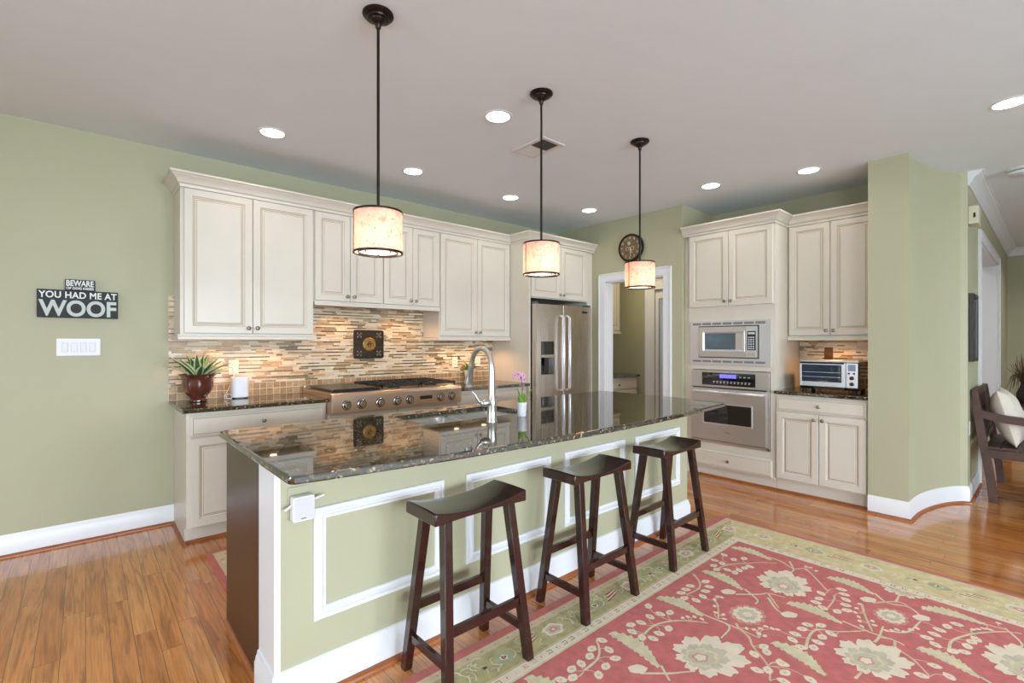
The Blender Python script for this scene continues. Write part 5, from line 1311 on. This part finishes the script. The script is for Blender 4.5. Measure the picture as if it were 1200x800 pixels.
    while y > y0 + .3:
        motif(x1 - .190, y, k % 4, -PI / 2); motif(x0 + .190, y, k % 4, PI / 2); y -= .152; k += 1
    for s_ in range(460):   # loose curls over the border
        side = rnd.random() < .56
        if side: cx, cy = rnd.uniform(x0 + .1, x1 - .1), (y1 - rnd.uniform(.105, .215) if rnd.random() < .6 else y0 + rnd.uniform(.105, .215))
        else: cx, cy = (x1 - rnd.uniform(.075, .31) if rnd.random() < .6 else x0 + rnd.uniform(.075, .31)), rnd.uniform(y0 + .25, y1 - .25)
        a = rnd.random() * 2 * PI; r = rnd.uniform(.012, .034); c = rnd.choice((CRM, PALE, SAND, SAGE, PALE))
        t.stroke([(cx + r * math.cos(a + q), cy + r * .8 * math.sin(a + q)) for q in (0, 1.1, 2.2, 3.2)], .009, c, 1.5 + .001 * s_, .003)
    # the field
    t.clip = (fx0 + .004, fx1 - .004, fy0 + .004, fy1 - .004)
    bands = [(0, 0), (-1.84, 0), (0, -.92), (-1.84, -.92)]
    def inzone(p, dx, dy): return not (dx < 0 and p[0] + dx > .86) and not (dy < 0 and p[1] + dy > -4.17)
    for bi, (dx, dy) in enumerate(bands):
        t.lift = bi * .022
        mv = lambda p: (p[0] + dx, p[1] + dy)
        for q, V in enumerate(RUG_VINES):
            if all(inzone(p, dx, dy) for p in V): t.stroke([mv(p) for p in V], .0125, PALE if q % 3 else SAND, 4.3 + q * .012, .007)
        for a, b in RUG_LEAVES:
            if inzone(a, dx, dy) and inzone(b, dx, dy): t.leaf(mv(a), mv(b), .047, PALE, 4.5); t.stroke([mv(a), mv(((a[0] + b[0]) / 2 - .012, (a[1] + b[1]) / 2)), mv(b)], .007, GREY, 4.57, .004)
        for i, p in enumerate(RUG_PETALS):
            if inzone(p, dx, dy): t.blob(mv(p), .0255, .0185, rnd.uniform(0, PI), CRM, 4.62 + (i % 20) * .008, 9, .07); t.blob(mv(p), .008, .006, 0, SAND, 4.79, 6)
        for p in RUG_PETALS + RUG_DOTS:
            if not inzone(p, dx, dy): continue
            best = min((q for V in RUG_VINES for q in V), key=lambda q: (q[0] - p[0]) ** 2 + (q[1] - p[1]) ** 2); dd = math.hypot(best[0] - p[0], best[1] - p[1])
            if .02 < dd < .16:
                mx, my = (p[0] + best[0]) / 2 + (best[1] - p[1]) * .18, (p[1] + best[1]) / 2 - (best[0] - p[0]) * .18
                t.sub = (t.sub + 1) % 90; t.stroke([mv(p), mv((mx, my)), mv(best)], .0045, SAND, 4.12 + t.sub * .0018, .004)
        for p in RUG_DOTS:
            if inzone(p, dx, dy): t.blob(mv(p), .013, .009, rnd.uniform(0, PI), CRM, 4.7, 8)
        for p in RUG_BUDS:
            if inzone(p, dx, dy): t.blob(mv(p), .040, .027, -.6, CRM, 4.85, 14, .08)
        for c, a, R, rd in RUG_PALMS:
            if inzone(c, dx, dy): t.palmette(mv(c), a, R, rd)
    t.clip = None; t.lift = 0
    return tag(m.build(name, RUGM, fix=False), label, 'rug')
RUG_LEAVES = [((1.74, -2.997), (1.771, -3.237)), ((1.306, -3.022), (1.279, -3.301)), ((2.203, -3.013), (2.172, -3.264)), ((2.654, -2.981), (2.67, -3.223)), ((1.788, -3.545), (1.733, -3.774)), ((2.193, -3.469), (2.206, -3.707)), ((2.66, -3.522), (2.645, -3.743)), ((2.644, -3.936), (2.704, -4.161)), ((2.222, -3.981), (2.178, -4.185))]
RUG_PALMS = [((1.465, -3.39), -.35, .150, False), ((1.932, -3.379), 0, .098, True), ((2.375, -3.39), .25, .145, False), ((2.440, -3.850), 0, .085, True), ((1.965, -3.860), -.3, .140, False), ((2.800, -3.835), .3, .11, False)]
build_rug('area_rug', 'large red floral area rug with an olive gold border in front of the island', .10, 3.185, -5.15, -2.668)
t = Rug(.0092)
t.m.prism(rrect(.07, 1.15, -1.42, -.80, .01, 3), .0006, .009, ROSE)
t.poly(rect(.105, 1.115, -1.385, -.835), SAND, 0); t.poly(rect(.20, 1.02, -1.29, -.93), RED, 1)
rnd = random.Random(2)
for k in range(26):
    c = (rnd.uniform(.13, 1.09), rnd.choice((-.865, -.895, -1.325, -1.355))); t.blob(c, .016, .011, rnd.random() * 3, rnd.choice((PNK, SAGE, CRM)), 1.2 + k * .01, 9, .1)
for k in range(16):
    c = (rnd.choice((.135, .170, 1.05, 1.085)), rnd.uniform(-1.35, -.87)); t.blob(c, .015, .011, rnd.random() * 3, rnd.choice((PNK, SAGE, CRM)), 1.6 + k * .01, 9, .1)
tag(t.m.build('runner_rug', RUGM, fix=False), 'small rose and cream rug behind the dark end of the island', 'rug')
